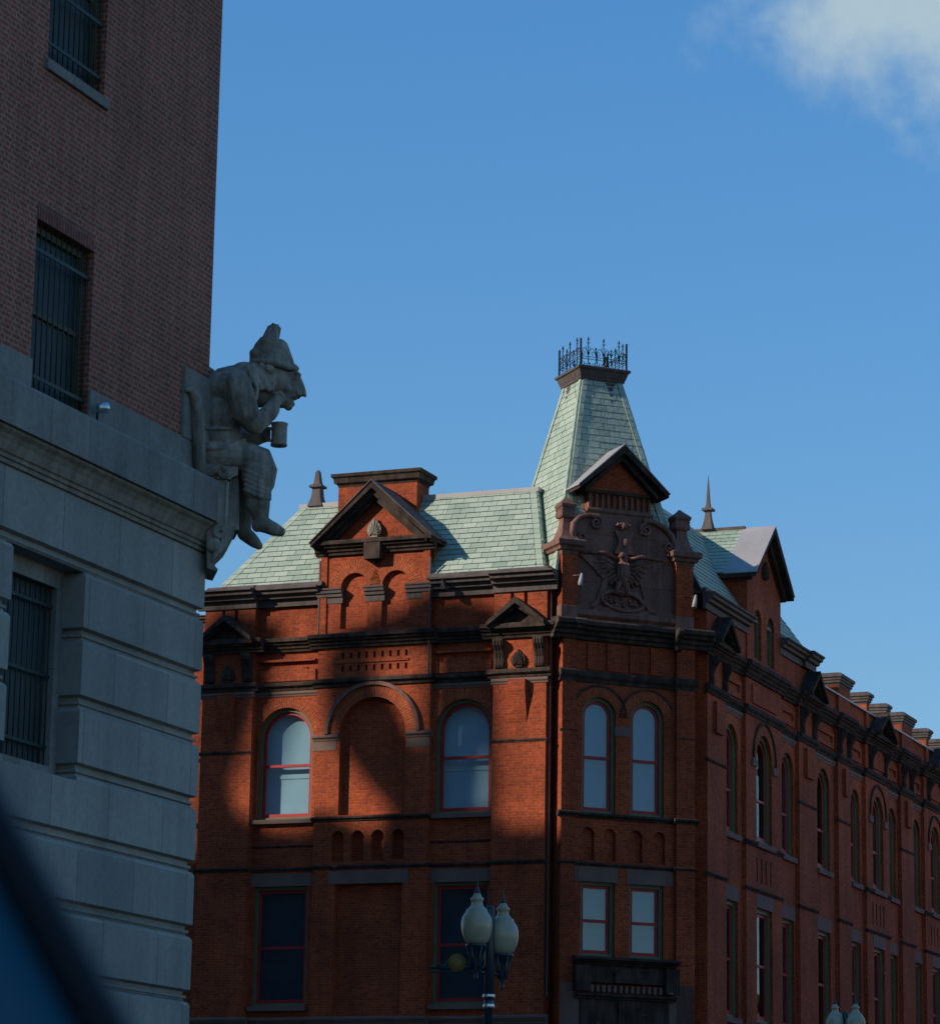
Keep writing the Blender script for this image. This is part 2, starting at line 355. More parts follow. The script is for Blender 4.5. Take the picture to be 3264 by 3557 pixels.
M['gold'] = mottled('dull_gold_disc', (0.17, 0.115, 0.03), (0.25, 0.175, 0.05), 12, 0.5, 0.2)
M['steel'] = mottled('bright_lamp_steel', (0.5, 0.55, 0.58), (0.65, 0.7, 0.72), 6, 0.25, 0.02, metal=0.7)
M['white'] = mottled('grey_floodlight_paint', (0.30, 0.30, 0.28), (0.38, 0.38, 0.36), 6, 0.5, 0.02)
M['seal'] = mottled('black_rubber_seal', (0.006, 0.007, 0.008), (0.009, 0.010, 0.011), 20, 0.6, 0.05)
M['carblue'] = mottled('blue_car_paint', (0.005, 0.070, 0.112), (0.007, 0.082, 0.13), 3, 0.35, 0.0, spec=0.4)
M['trim'] = mottled('car_trim_plastic', (0.02, 0.02, 0.022), (0.03, 0.03, 0.032), 30, 0.7, 0.1)
M['asphalt'] = mottled('asphalt', (0.04, 0.04, 0.042), (0.06, 0.06, 0.06), 0.8, 0.9, 0.4)
M['pave'] = brick('concrete_paving', (0.25, 0.24, 0.22), (0.22, 0.21, 0.20), (0.12, 0.12, 0.11), bw=1.5, rh=1.5, mortar=0.012, var=0.15)
M['earth'] = mottled('ground_earth', (0.07, 0.065, 0.055), (0.10, 0.095, 0.08), 0.2, 0.95, 0.3)
M['paint'] = mottled('road_paint', (0.6, 0.6, 0.57), (0.72, 0.72, 0.7), 3, 0.7, 0.1)

# ------------------------------------------------------------------ facade frames
e1, e2 = az(22.1), az(-67.9)
K = Vector((4.72401, 74.84645, 0))
RF = Frame(K, e2, -e1)                    # gabled side facing the sun; t runs to the left
RR = Frame(K, e1, -e2)                    # long street side; t runs away
CH = Frame(K + e1 * 0.20 + e2 * 2.66, e1 - e2, -(e1 + e2), 0.9915)   # corner tower
LBF = Frame((-3.42174, 39.85338, 0), az(21.9), az(111.9))
RB = thing('brick_building', K, 'red brick corner building with green slate roofs and a pyramid roofed tower', 'building')

# ------------------------------------------------------------------ slate roofs
def clip(poly, a, b, c):                  # keep a*x+b*y<=c
    out = []
    for i in range(len(poly)):
        p, q = poly[i], poly[(i + 1) % len(poly)]
        dp, dq = a * p[0] + b * p[1] - c, a * q[0] + b * q[1] - c
        if dp <= 0: out.append(p)
        if (dp < 0 < dq) or (dq < 0 < dp):
            k = dp / (dp - dq); out.append((p[0] + (q[0] - p[0]) * k, p[1] + (q[1] - p[1]) * k))
    return out
def slates(name, corners, parent, ex=0.187, wd=0.385, th=0.014, gap=0.012, lift=1.0, hips=(), hipw=0.16, hl=0.006):
    """corners: planar convex polygon of world points, first two = eave (left to right seen from outside)"""
    C = [Vector(c) for c in corners]; O = C[0]; u = (C[1] - C[0]).normalized()
    n = None
    n = (C[1] - C[0]).cross(C[2] - C[0]).normalized(); 
    if n.z < 0: n = -n
    v = n.cross(u)
    if v.z < 0: v = -v
    poly = [((c - O).dot(u), (c - O).dot(v)) for c in C]
    cx_, cy_ = sum(p[0] for p in poly) / len(poly), sum(p[1] for p in poly) / len(poly)
    edges = []
    for i in range(len(poly)):
        p, q = poly[i], poly[(i + 1) % len(poly)]
        a, b = q[1] - p[1], -(q[0] - p[0]); l = math.hypot(a, b); a, b = a / l, b / l; c = a * p[0] + b * p[1]
        if a * cx_ + b * cy_ > c: a, b, c = -a, -b, -c
        edges.append((a, b, c - (hipw + 0.012 if i in hips else 0.0)))
    ub = MB(); ub.add([c - n * 0.02 for c in C] + [c - n * 0.12 for c in C], [list(range(len(C))), list(range(len(C), 2 * len(C)))] + [(i, (i + 1) % len(C), len(C) + (i + 1) % len(C), len(C) + i) for i in range(len(C))])
    mb = MB(); tones = []
    umin, umax, vmax = min(p[0] for p in poly), max(p[0] for p in poly), max(p[1] for p in poly)
    def tile(pl, v0, v1, up=0.0):
        if len(pl) < 3: return
        w_ = max(p[0] for p in pl) - min(p[0] for p in pl)
        if w_ < 0.02: return
        k = len(pl); j = random.uniform(-0.003, 0.004)
        top = [O + u * p[0] + v * p[1] + n * (th * 1.1 + up + j + lift * th * (v1 - p[1]) / (v1 - v0)) for p in pl]
        bot = [O + u * p[0] + v * p[1] - n * 0.015 for p in pl]
        f0 = len(mb.f)
        mb.add(top + bot, [list(range(k))] + [(i, (i + 1) % k, k + (i + 1) % k, k + i) for i in range(k)])
        t_ = 0.55 + (random.random() - 0.5) * random.choice((0.3, 0.5, 0.8)) + (random.choice((-.7, -.55, .4)) if random.random() < .05 else 0); tones.extend([t_] * (len(mb.f) - f0))
    rows = int(vmax / ex) + 1
    for r in range(rows):
        v0, v1 = r * ex - (0.03 if r == 0 else 0), (r + 1) * ex - 0.011
        x = umin - wd * (1.5 if r % 2 else 1.0)
        while x < umax:
            x1 = x + wd * random.uniform(0.985, 1.015)
            pl = [(x + gap / 2, v0), (x1 - gap / 2, v0), (x1 - gap / 2, v1), (x + gap / 2, v1)]
            for e in edges:
                if e[1] < -0.9: continue
                pl = clip(pl, *e)
            tile(pl, v0, v1); x = x1
    for i in hips:
        a, b, c = edges[i]; c2 = c + hipw + 0.012
        for r in range(rows):
            v0, v1 = r * ex * 0.999 - 0.01, (r + 1) * ex - 0.004
            pl = [(umin - 2, v0), (umax + 2, v0), (umax + 2, v1), (umin - 2, v1)]
            for k_, e in enumerate(edges):
                if k_ == i: pl = clip(pl, a, b, c2); pl = clip(pl, -a, -b, -(c + 0.012))
                elif e[1] > -0.9: pl = clip(pl, e[0], e[1], e[2])
            tile(pl, v0, v1, hl)
    o = mb.build(name, M['slate'], parent)
    # tone per face (order kept: doubles do not merge faces)
    at = o.data.attributes.new('tone', 'FLOAT', 'FACE')
    for i in range(min(len(tones), len(o.data.polygons))): at.data[i].value = tones[i]
    ub.build('roof_deck', M['under'], parent)
    return o

# ------------------------------------------------------------------ windows
def outline(w, z0, zs, arched, n=14, inset=0.0):
    """from bottom-left, round to bottom-right; centred on t=0"""
    h = w / 2 - inset
    if arched: return [(-h, z0 + inset), (h, z0 + inset)] + [(h * math.cos(math.pi * i / n), zs + h * math.sin(math.pi * i / n)) for i in range(n + 1)]
    return [(-h, z0 + inset), (h, z0 + inset), (h, zs - inset), (-h, zs - inset)]
def hole(tc, w, z0, zs, arched): return [(tc + t, z) for t, z in outline(w, z0, zs, arched)]
def window(parent, fr, tc, o, w, z0, zs, arched, rail, blind=None, cas=0.075, sash=0.075, depth=0.24, label=None, gl='glass', bmat='blind', bset=0.03):
    """o = wall face; frame sits back inside the reveal"""
    f2 = fr.sub(tc, o)
    a = outline(w, z0, zs, arched); b = outline(w, z0, zs, arched, inset=cas); c = outline(w, z0, zs, arched, inset=cas + sash)
    mb = MB(f2); mb.ring(a, b, -0.10, -depth)
    b_ = outline(w, z0, zs, arched, inset=0.028); mb.ring([(t * 1.0, z) for t, z in a], b_, -0.075, -0.12)
    win = mb.build('window', M['green'], parent)
    if label: win['label'] = label
    s = MB(f2); s.ring(outline(w, z0, zs, arched, inset=cas - 0.004), c, -0.165, -depth + 0.01)
    s.box(-w / 2 + cas, w / 2 - cas, -0.15, -depth + 0.012, rail - 0.03, rail + 0.04)
    s.box(-w / 2 + cas, w / 2 - cas, -0.158, -depth + 0.014, z0 + cas, z0 + cas + sash + 0.02)
    s.build('sash', M['red'], win)
    g = MB(f2); g.prism(c, -0.185, -0.190); g.build('pane', M[gl], win)
    rm = MB(f2); h = w / 2 + 0.08; zt = (zs + w / 2 if arched else zs) + 0.06
    P = [rm.P(t, q, z) for q in (-depth - 0.02, -depth - 0.9) for t, z in ((-h, z0 - 0.05), (h, z0 - 0.05), (h, zt), (-h, zt))]
    rm.add(P, [(4, 5, 6, 7), (0, 1, 5, 4), (1, 2, 6, 5), (2, 3, 7, 6), (3, 0, 4, 7)])
    rm.build('interior', M['room'], win)
    if blind:
        bl = MB(f2)
        if blind == 'full': bl.prism([(t, z) for t, z in outline(w, z0, zs, arched, inset=-0.03)], -depth - bset, -depth - bset - 0.01); bl.box(-w / 2 + .05, w / 2 - .05, -depth - bset + .02, -depth - bset + .004, rail - .30, rail - .22)
        else:
            t0, t1, za, zb = blind
            bl.box(t0, t1, -depth - 0.06, -depth - 0.08, za, zb)
        bl.build('blind', M[bmat], win)
    return win
def part(name, fr, material, fn, parent, **k):
    mb = MB(fr); fn(mb); return mb.build(name, M[material], parent, **k)

# mouldings (o, z) relative; z from bottom
def prof(kind, o, z0, z1, d):
    h = z1 - z0
    P = {'string': [(0, 0), (.35, .05), (.45, .3), (.8, .45), (1, .55), (1, .85), (.75, 1.0), (0, 1.02)],
         'cornice': [(0, 0), (.25, .02), (.3, .2), (.45, .25), (.5, .42), (.72, .5), (.78, .62), (1, .7), (1, .9), (.86, 1.0), (0, 1.05)],
         'eave': [(0, 0), (.12, .0), (.15, .38), (.45, .42), (.5, .6), (.78, .66), (.82, .82), (1, .88), (1, .98), (.9, 1.0), (0, 1.02)],
         'flat': [(0, 0), (1, 0), (1, 1), (0, 1)]}[kind]
    return [(o - 0.05 if a == 0 else o + a * d, z0 + b * h) for a, b in P]

# ================================================================== RF, the sunlit side
segs = [('pier', 3.0, 4.40, 0.0), ('bay', 4.40, 6.10, -0.22), ('mid', 6.10, 9.20, -0.045), ('bay', 9.20, 10.99, -0.22), ('pier', 10.99, 12.42, 0.0)]
WL, WR = 10.13, 5.25                       # window centres
ZS = 13.61                                 # springing of the third floor arches
def rf_walls():
    for kind, t0, t1, o in segs:
        hs = []
        if kind == 'bay':
            c = WL if t0 > 8 else WR
            hs = [hole(c, 1.53, 11.51, ZS, True), hole(c, 1.50, 6.84, 9.83, False)]
        if kind == 'mid':
            hs = [hole(7.64, 1.80, 11.55, ZS, True), hole(7.67, 1.84, 6.6, 9.83, False)]
            for k in range(4): hs.append(hole(6.90 + k * 0.545, 0.34, 10.40, 10.99, True))
            for k in range(9):
                for z in (15.20, 15.53): hs.append([(6.74 + k * .218, z), (6.81 + k * .218, z), (6.81 + k * .218, z + .15), (6.74 + k * .218, z + .15)])
        back = o - (0.22 if kind != 'pier' else 1.3)
        MB(RF).wall(t0, t1, 0, 16.15, o, back, hs).build('wall', M['brick'], RB)
        if kind == 'mid':
            b = MB(RF); b.box(6.15, 9.15, -0.24, -0.30, 6.0, 16.1)
            b.build('niche_back', M['brick'], RB)
    # attic storey above the main cornice
    for kind, t0, t1, o in segs:
        if kind == 'mid': continue
        hs = []
        if kind == 'pier':
            for q in (.52, .88) if t0 < 8 else (.50, .86): hs.append([(t0 + q, 16.2), (t0 + q + .09, 16.2), (t0 + q + .09, 16.94), (t0 + q, 16.94)])
        MB(RF).wall(t0, t1, 16.15, 17.0, o, o - 0.25 if kind != 'pier' else -1.3, hs).build('wall', M['brick'], RB)
    MB(RF).box(3.1, 12.3, -0.26, -0.32, 15.9, 17.05).build('wall', M['brick'], RB)
    # receding wing at the far left and the end wall
    MB(RF).box(12.42, 19, -0.45, -0.8, 0, 16.68).build('wall', M['brick'], RB)
    m = MB(RF); m.extr(prof('eave', -0.45, 16.66, 16.94, 0.2), 12.42, 19); m.split('eave_cornice', M['metal'], RB)
    MB(RF).box(12.2, 12.418, -0.9, -12, 0, 17.1).build('wall', M['brick'], RB)
    m = MB(RF)
    for z0, z1, d in ((14.76, 15.0, .1), (11.4, 11.53, .07), (13.1, 13.2, .05)): m.extr(prof('string', -0.45, z0, z1, d), 12.42, 19)
    m.split('string_course', M['brown'], RB)
rf_walls()
def run(name, mat_, kind, z0, z1, d, sel=('pier', 'bay', 'mid'), **k):
    mb = MB(RF)
    for i, (kk, t0, t1, o) in enumerate(segs):
        if kk not in sel: continue
        e = {'pier': d, 'mid': d * 0.7, 'bay': 0}[kk]; dz = {'pier': .004, 'mid': .002, 'bay': 0}[kk]
        a0, a1 = t0 - e, t1 + e
        mb.extr(prof(kind, o, z0 - dz, z1 + dz, d), a0, a1)
    return mb.split(name, M[mat_], RB, **k)
run('cornice', 'brown', 'cornice', 15.80, 16.15, 0.28)
run('string_course', 'brown', 'string', 14.80, 15.02, 0.14)
run('string_course', 'lintel', 'string', 14.66, 14.795, 0.05, sel=('bay', 'pier'))
run('string_course', 'brown', 'string', 10.20, 10.30, 0.06)
run('string_course', 'brown', 'string', 10.80, 10.86, 0.03, sel=('bay',))
run('sill_course', 'brown', 'string', 11.40, 11.52, 0.09, sel=('mid',))
run('base_course', 'lintel', 'cornice', 6.30, 6.56, 0.12)
run('wall_string', 'brown', 'string', 13.20, 13.28, 0.04, sel=('pier',))
# sills, lintels, arches
for c in (WL, WR):
    m = MB(RF); m.box(c - .86 if c == WL else c - .84, c + .84, -0.36, -0.08, 11.40, 11.512); m.build('sill', M['lintel'], RB, bevel=.01)
    m = MB(RF); m.box(c - .80, c + .80, -0.36, -0.09, 6.72, 6.842); m.build('sill', M['lintel'], RB, bevel=.01)
    m = MB(RF); m.box(c - .84, c + .845, -0.46, -0.212, 9.834, 10.16); m.split('lintel', M['lintel'], RB)
    m = MB(RF); m.arc(c, ZS, .772, 1.02, -0.2195, -0.205, 0, 180); m.build('arch', M['arch'], RB)
m = MB(RF); m.box(6.6, 8.75, -0.2, -0.035, 9.834, 10.16); m.split('lintel', M['lintel'], RB)
m = MB(RF); m.arc(7.64, ZS, .905, 1.20, -0.20, -0.005, 0, 180, 32); m.build('arch', M['arch'], RB)
m = MB(RF); m.arc(7.64, ZS, 1.205, 1.30, -0.05, 0.06, 0, 180, 32)
m.split('hood_mould', M['terra'], RB)
m = MB(RF)
for t0, t1 in ((6.02, 6.72), (8.56, 9.28)): m.extr(prof('string', -0.045, 13.44, 13.60, .08), t0, t1); m.box(t0 + .07, t1 - .005, -.1, -.035, 13.2, 13.44)
m.split('impost', M['lintel'], RB)
for k in range(4): MB(RF).arc(6.90 + k * .545, 10.99, .172, .26, -.05, -.036, 0, 180, 12).build('arch', M['arch'], RB)
m = MB(RF); m.box(6.70, 8.72, -0.046, -0.015, 15.41, 15.475); m.split('brick_band', M['brick'], RB)
# stepped brick panels in the bays of the frieze
for t0, t1 in ((4.52, 6.0), (9.32, 10.88)):
    m = MB(RF); m.box(t0, t1, -.23, -.10, 15.55, 15.61); m.box(t0, t1, -.23, -.15, 15.05, 15.34); m.box(t0 + .25, t1 - .25, -.23, -.155, 15.34, 15.40)
    m.split('frieze_panel', M['brick'], RB)
# windows
window(RB, RF, WL, -0.22, 1.52, 11.51, ZS, True, 12.90, 'full', bset=.13)
window(RB, RF, WR, -0.22, 1.52, 11.51, ZS, True, 12.93, 'full', bset=.13)
window(RB, RF, WL, -0.22, 1.49, 6.845, 9.825, False, 8.30, 'full', gl='glass_dark', bmat='shade', bset=.2)
window(RB, RF, WR, -0.22, 1.49, 6.845, 9.825, False, 8.30, 'full', gl='glass_dark', bmat='shade', bset=.2)

def leaf(mb, tc, z0, h, w, o):
    """pointed palmette boss with raised veins"""
    n = 9; out = []
    for i in range(n + 1):
        a = i / n; out.append((tc + w / 2 * math.sin(math.pi * min(1, a * .95 + .12)) ** .8 * (1 - .25 * a), z0 + h * a))
    L = [(2 * tc - t, z) for t, z in reversed(out)]
    mb.prism(out + L, o - .02, o + .055)
    for k in range(-3, 4):
        a = R(90 + k * 22); r = h * (.78 - abs(k) * .07)
        mb.tube([mb.P(tc, o + .06, z0 + .06), mb.P(tc + .5 * r * math.cos(a) * .8, o + .075, z0 + .06 + .55 * r * math.sin(a)), mb.P(tc + r * math.cos(a) * .62, o + .06, z0 + .06 + r * math.sin(a))], [.02, .024, .01], 6)
    for k in (-1, 1): mb.ell(mb.P(tc + k * w * .24, o + .06, z0 + .07), (.035, .035, .035), nu=8, nv=6)
def console(fr, t0, t1, z0, z1, o, parent):
    m = MB(fr); h = z1 - z0
    pr = [(o - .02, z0), (o + .07, z0 + .02), (o + .09, z0 + .12 * h), (o + .07, z0 + .35 * h), (o + .12, z0 + .6 * h), (o + .21, z0 + .78 * h), (o + .23, z0 + .92 * h), (o + .19, z1), (o - .02, z1)]
    m.extr(pr, t0, t1)
    w = t1 - t0
    for k in range(3):
        c = t0 + w * (.2 + .3 * k); m.extr([(a + .018, b) if a > o else (a, b) for a, b in pr], c - w * .07, c + w * .07)
    m.build('bracket', M['brown'], parent)
def hood(fr, tc, hw, zb, za, o, parent, depth=.42):
    """small gabled hood on a pier: two sloping slabs over a recessed tympanum"""
    m = MB(fr); m.prism([(tc - hw + .06, zb), (tc + hw - .06, zb), (tc, za - .06)], o - .1, o + .10)
    m.build('hood_tympanum', M['brown'], parent)
    m = MB(fr); th = .11
    for s in (-1, 1):
        m.prism([(tc, za), (tc + s * hw, zb + .02), (tc + s * hw, zb - .09), (tc + s * .001, za - .17)], o - .1, o + depth)
        m.prism([(tc, za - .12), (tc + s * (hw - .12), zb), (tc + s * (hw - .12), zb - .05), (tc + s * .001, za - .26)], o - .1, o + depth - .12)
    m.build('gable_hood', M['brown'], parent, bevel=.008)
    m = MB(fr); m.extr(prof('cornice', o, zb - .32, zb - .05, .30), tc - hw, tc + hw); m.split('cornice', M['brown'], parent)
for tc in (3.70, 11.68):
    hood(RF, tc, .76, 16.15, 16.78, 0, RB)
    for s in (-1, 1): console(RF, tc + s * .53 - .125, tc + s * .53 + .125, 15.05, 15.78, 0, RB)
    m = MB(RF); leaf(m, tc + .02, 15.06, .46, .42, .02); m.build('leaf_boss', M['brown'], RB)
    m = MB(RF); m.add([m.P(t, o, z) for t in (tc - .20, tc + .25) for o, z in ((-.05, 14.75), (.17, 14.75), (.16, 14.5), (.004, 13.7), (-.05, 13.7))],
                      [(0, 1, 2, 3, 4), (5, 6, 7, 8, 9)] + [(i, (i + 1) % 5, 5 + (i + 1) % 5, 5 + i) for i in range(5)])
    m.build('corbel', M['brick'], RB)
# eave cornice in painted metal
m = MB(RF)
m.extr(prof('eave', -.16, 16.99, 17.44, .38), 4.3, 6.1); m.extr(prof('eave', -.16, 16.99, 17.44, .38), 9.2, 11.1)
m.extr(prof('eave', 0, 16.975, 17.445, .42), 2.72, 4.42); m.extr(prof('eave', 0, 16.975, 17.445, .42), 10.95, 12.62)
m.split('eave_cornice', M['metal'], RB)
m = MB(RF)
m.extr([(-.2, 17.40), (.14, 17.43), (.05, 17.56), (-.2, 17.60)], 4.3, 6.2); m.extr([(-.2, 17.40), (.14, 17.43), (.05, 17.56), (-.2, 17.60)], 9.1, 11.0)
m.extr([(-.2, 17.40), (.18, 17.435), (.07, 17.565), (-.2, 17.605)], 2.95, 4.3); m.extr([(-.2, 17.40), (.18, 17.435), (.07, 17.565), (-.2, 17.605)], 11.0, 12.35)
m.split('gutter', M['metal'], RB)
# dormer with two blind arches and a pedimented gable
DC = 7.67
hs = [hole(c, .75, 16.30, 17.36, True) for c in (7.10, 8.24)]
MB(RF).wall(6.19, 9.15, 16.15, 18.56, -0.04, -0.16, hs).build('wall', M['brick'], RB)
MB(RF).box(6.25, 9.1, -.15, -.19, 16.2, 18.5).build('niche_back', M['brick'], RB)
for t0, t1 in ((6.192, 6.35), (9.0, 9.148)): MB(RF).box(t0, t1, -.30, -1.9, 16.9, 18.55).build('wall', M['brick'], RB)
for c in (7.10, 8.24): MB(RF).arc(c, 17.36, .377, .72, -.045, -.033, 12 if c > 7.5 else 0, 180 if c > 7.5 else 168, 20).build('arch', M['arch'], RB)
m = MB(RF)
for t0, t1 in ((8.56, 9.26), (7.40, 7.94), (6.08, 6.80)): m.extr(prof('eave', -.04, 16.97, 17.36, .14), t0, t1)
m.split('impost', M['metal'], RB)
m = MB(RF); m.box(9.0, 9.17, -.1, .0, 16.16, 18.2); m.box(6.17, 6.34, -.1, .0, 16.16, 18.2); m.split('pilaster', M['brick'], RB)
m = MB(RF); m.extr(prof('cornice', -.04, 18.20, 18.56, .30), 6.02, 9.32); m.box(7.45, 7.89, -.05, .24, 18.02, 18.5); m.prism([(7.5, 18.02), (7.84, 18.02), (7.67, 17.92)], -.05, .12)
m.build('pediment_cornice', M['brown'], RB)
MB(RF).prism([(6.2, 18.5), (9.14, 18.5), (DC, 19.86)], -.30, -.035).build('wall', M['brick'], RB)
m = MB(RF)
for s in (-1, 1):
    m.prism([(DC, 20.03), (DC + s * 1.66, 18.50), (DC + s * 1.66, 18.40), (DC + s * .001, 19.84)], -2.0, .36)
    m.prism([(DC, 19.86), (DC + s * 1.50, 18.48), (DC + s * 1.50, 18.38), (DC + s * .001, 19.68)], -.3, .24)
    m.prism([(DC, 19.72), (DC + s * 1.38, 18.46), (DC + s * 1.38, 18.34), (DC + s * .001, 19.56)], -.3, .12)
m.build('dormer_roof', M['brown'], RB, bevel=.008)
m = MB(RF)
for s in (-1, 1): m.prism([(DC, 20.065), (DC + s * 1.69, 18.515), (DC + s * 1.69, 18.485), (DC, 20.025)], -2.0, .39)
m.split('dormer_flashing', M['metal'], RB)
m = MB(RF); leaf(m, 7.68, 18.60, .52, .42, .05); m.build('leaf_boss', M['stone'], RB)
# downpipe at the left of the dormer and at the corner
m = MB(RF); m.tube([m.P(9.2, -.02, 18.1), m.P(9.2, -.02, 16.2)], .035); m.tube([m.P(6.13, .03, 18.0), m.P(6.13, .03, 14.9)], .03)
m.tube([m.P(2.93, -.1, 17.0), m.P(2.94, -.1, 7)], .03); m.split('downpipe', M['metal'], RB)
# chimney on the ridge
m = MB(RF); m.box(7.08, 9.30, -1.22, -2.02, 18.6, 20.36); m.build('chimney', M['brick'], RB)
ch = m
m = MB(RF); m.stack(8.19, -1.62, [(20.30, 1.115, .405), (20.36, 1.13, .42), (20.40, 1.2, .49), (20.52, 1.22, .51), (20.56, 1.27, .56), (20.64, 1.27, .56), (20.645, 1.1, .4)])
m.build('chimney_cap', M['brown'], RB)
# main RF roof
DP, DZ, ZE = 1.56, 2.46, 17.50
def rfp(p, q, z): return K + e1 * p + e2 * q + Z * z
def rfz(q, z): k = (z - ZE) / DZ; return rfp(.06 + k * (DP + .04), q, z)
zt = ZE + DZ
slates('slate_roof', [rfz(12.16, ZE), rfz(9.06, ZE), rfz(9.06, zt), rfz(10.52, zt)], RB, hips=(3,), hipw=.17)
slates('slate_roof', [rfz(6.28, ZE), rfz(3.12, ZE), rfz(3.95, zt), rfz(6.28, zt)], RB, hips=(1,), hipw=.17)
slates('slate_roof', [rfz(9.055, ZE + .187 * .84 * 6), rfz(6.285, ZE + .187 * .84 * 6), rfz(6.285, zt), rfz(9.055, zt)], RB)
slates('slate_roof', [rfp(9.0, 12.16, ZE), rfp(.06, 12.16, ZE), rfp(.10 + DP, 10.52, zt), rfp(8, 10.52, zt)], RB, hips=(1,))
slates('slate_roof', [rfp(.06, 3.12, ZE), rfp(.70, 3.12, ZE), rfp(2.1, 3.95, zt), rfp(.10 + DP, 3.95, zt)], RB, hips=(3,))
m = MB(); q_ = [rfp(.68, 3.06, ZE - .1), rfp(.86, 3.06, ZE - .1), rfp(2.3, 3.90, zt + .06), rfp(2.06, 3.90, zt + .06)]
m.add(q_ + [p + e2 * .06 for p in q_], [(0, 1, 2, 3), (4, 5, 6, 7), (0, 1, 5, 4), (1, 2, 6, 5), (2, 3, 7, 6), (3, 0, 4, 7)]); m.build('valley_flashing', M['rmetal'], RB)
m = MB(RF); m.box(3.86, 10.60, -.10 - DP + .07, -4, ZE + DZ - .06, ZE + DZ + .07); m.build('ridge_cap', M['rmetal'], RB, bevel=.015)
m = MB(RF); m.box(4.1, 5.6, -2.3, -3.4, ZE + DZ + .07, ZE + DZ + .16); m.build('roof_hatch', M['rmetal'], RB)
# finial at the hip
def sq_finial(fr, tc, oc, lv, name, mt, parent): MB(fr).stack(tc, oc, lv).build(name, M[mt], parent, bevel=.006)
sq_finial(RF, 10.14, -1.75, [(19.95, .21, .21), (20.02, .19, .19), (20.2, .135, .135), (20.45, .11, .11), (20.47, .18, .18), (20.53, .18, .18), (20.56, .11, .11), (20.64, .085, .085), (20.9, .055, .055), (20.96, .02, .02)], 'roof_finial', 'metal', RB)
# vent on the cornice
m = MB(RF); m.prism([(5.6, 17.1), (5.75, 17.1), (5.7, 17.35)], .1, .3); m.build('roof_vent', M['metal'], RB)

# ================================================================== CH, the corner tower
WC = (1.02, 2.36)
hs = []
for c in WC: hs += [hole(c, .93, 11.58, 14.02, True), hole(c, .93, 8.06, 9.89, False)]
for c in (.75, 1.34, 2.07, 2.70): hs.append(hole(c, .33, 10.42, 11.06, True))
MB(CH).wall(0.0, 3.60, 0, 16.2, 0, -.32, hs).build('wall', M['brick'], RB)
MB(CH).box(.05, 3.55, -.13, -.20, 10.35, 11.35).build('niche_back', M['brick'], RB)
MB(CH).box(0.0, .12, -.32, -1.5, 0, 17.3).build('wall', M['brick'], RB)
MB(CH).box(3.45, 3.6, -.32, -2.2, 0, 17.3).build('wall', M['brick'], RB)
for t0, t1 in ((-.05, .34), (3.12, 3.63)): MB(CH).box(t0, t1, -.3, .13, 0, 16.0).split('pilaster', M['brick'], RB)
for z in (12.4, 13.55, 14.2): pass
for c in WC:
    window(RB, CH, c, 0, .92, 11.58, 14.02, True, 12.98, 'full', depth=.26, cas=.075, sash=.07, bmat='shade')
    window(RB, CH, c, 0, .92, 8.065, 9.885, False, 8.94, 'full', depth=.26, cas=.075, sash=.07, bmat='shade')
    MB(CH).arc(c, 14.02, .468, .72, -.012, .012, 0 if c < 2 else 22, 158 if c < 2 else 180, 20).build('arch', M['arch'], RB)
    MB(CH).arc(c, 14.02, .722, .78, -.012, .03, 0 if c < 2 else 24, 156 if c < 2 else 180, 20).split('hood_mould', M['brown'], RB)
    MB(CH).box(c - .55, c + .55, -.05, .012, 9.892, 10.26).split('lintel', M['lintel'], RB)
m = MB(CH); m.box(.36, .46, -.05, .011, 9.892, 10.26); m.box(2.92, 3.08, -.05, .011, 9.892, 10.26); m.box(1.46, 1.90, -.05, .013, 13.55, 13.80); m.split('lintel', M['lintel'], RB)
m = MB(CH)
m.extr(prof('string', 0, 14.82, 15.12, .10), .3, 3.15); m.extr(prof('string', .1, 14.815, 15.125, .10), -.12, .40); m.extr(prof('string', .1, 14.815, 15.125, .10), 3.05, 3.70)
m.extr(prof('string', 0, 10.26, 10.36, .07), .3, 3.15); m.extr(prof('string', .1, 10.256, 10.364, .07), -.12, .40); m.extr(prof('string', .1, 10.256, 10.364, .07), 3.05, 3.68)
m.extr(prof('string', 0, 11.44, 11.58, .12), .3, 3.15); m.extr(prof('string', .1, 11.436, 11.584, .12), -.14, .42); m.extr(prof('string', .1, 11.436, 11.584, .12), 3.04, 3.72)
m.extr(prof('string', .1, 13.55, 13.62, .04), -.08, .36); m.extr(prof('string', .1, 13.55, 13.62, .04), 3.10, 3.66)
m.split('string_course', M['brown'], RB)
m = MB(CH); m.extr(prof('cornice', 0, 15.88, 16.36, .42), .2, 3.2); m.extr(prof('cornice', .1, 15.876, 16.364, .42), -.35, .45); m.extr(prof('cornice', .1, 15.876, 16.364, .42), 3.0, 4.0)
m.split('cornice', M['brown'], RB)
m = MB(CH)
for c in (.88, 1.42, 2.05, 2.62): m.box(c - .2, c + .2, -.02, .045, 15.16, 15.86)
m.split('frieze_panel', M['brick'], RB)
# small leaf console under the cornice at the right of the tower
console(CH, 2.93, 3.09, 15.75, 16.3, .35, RB)
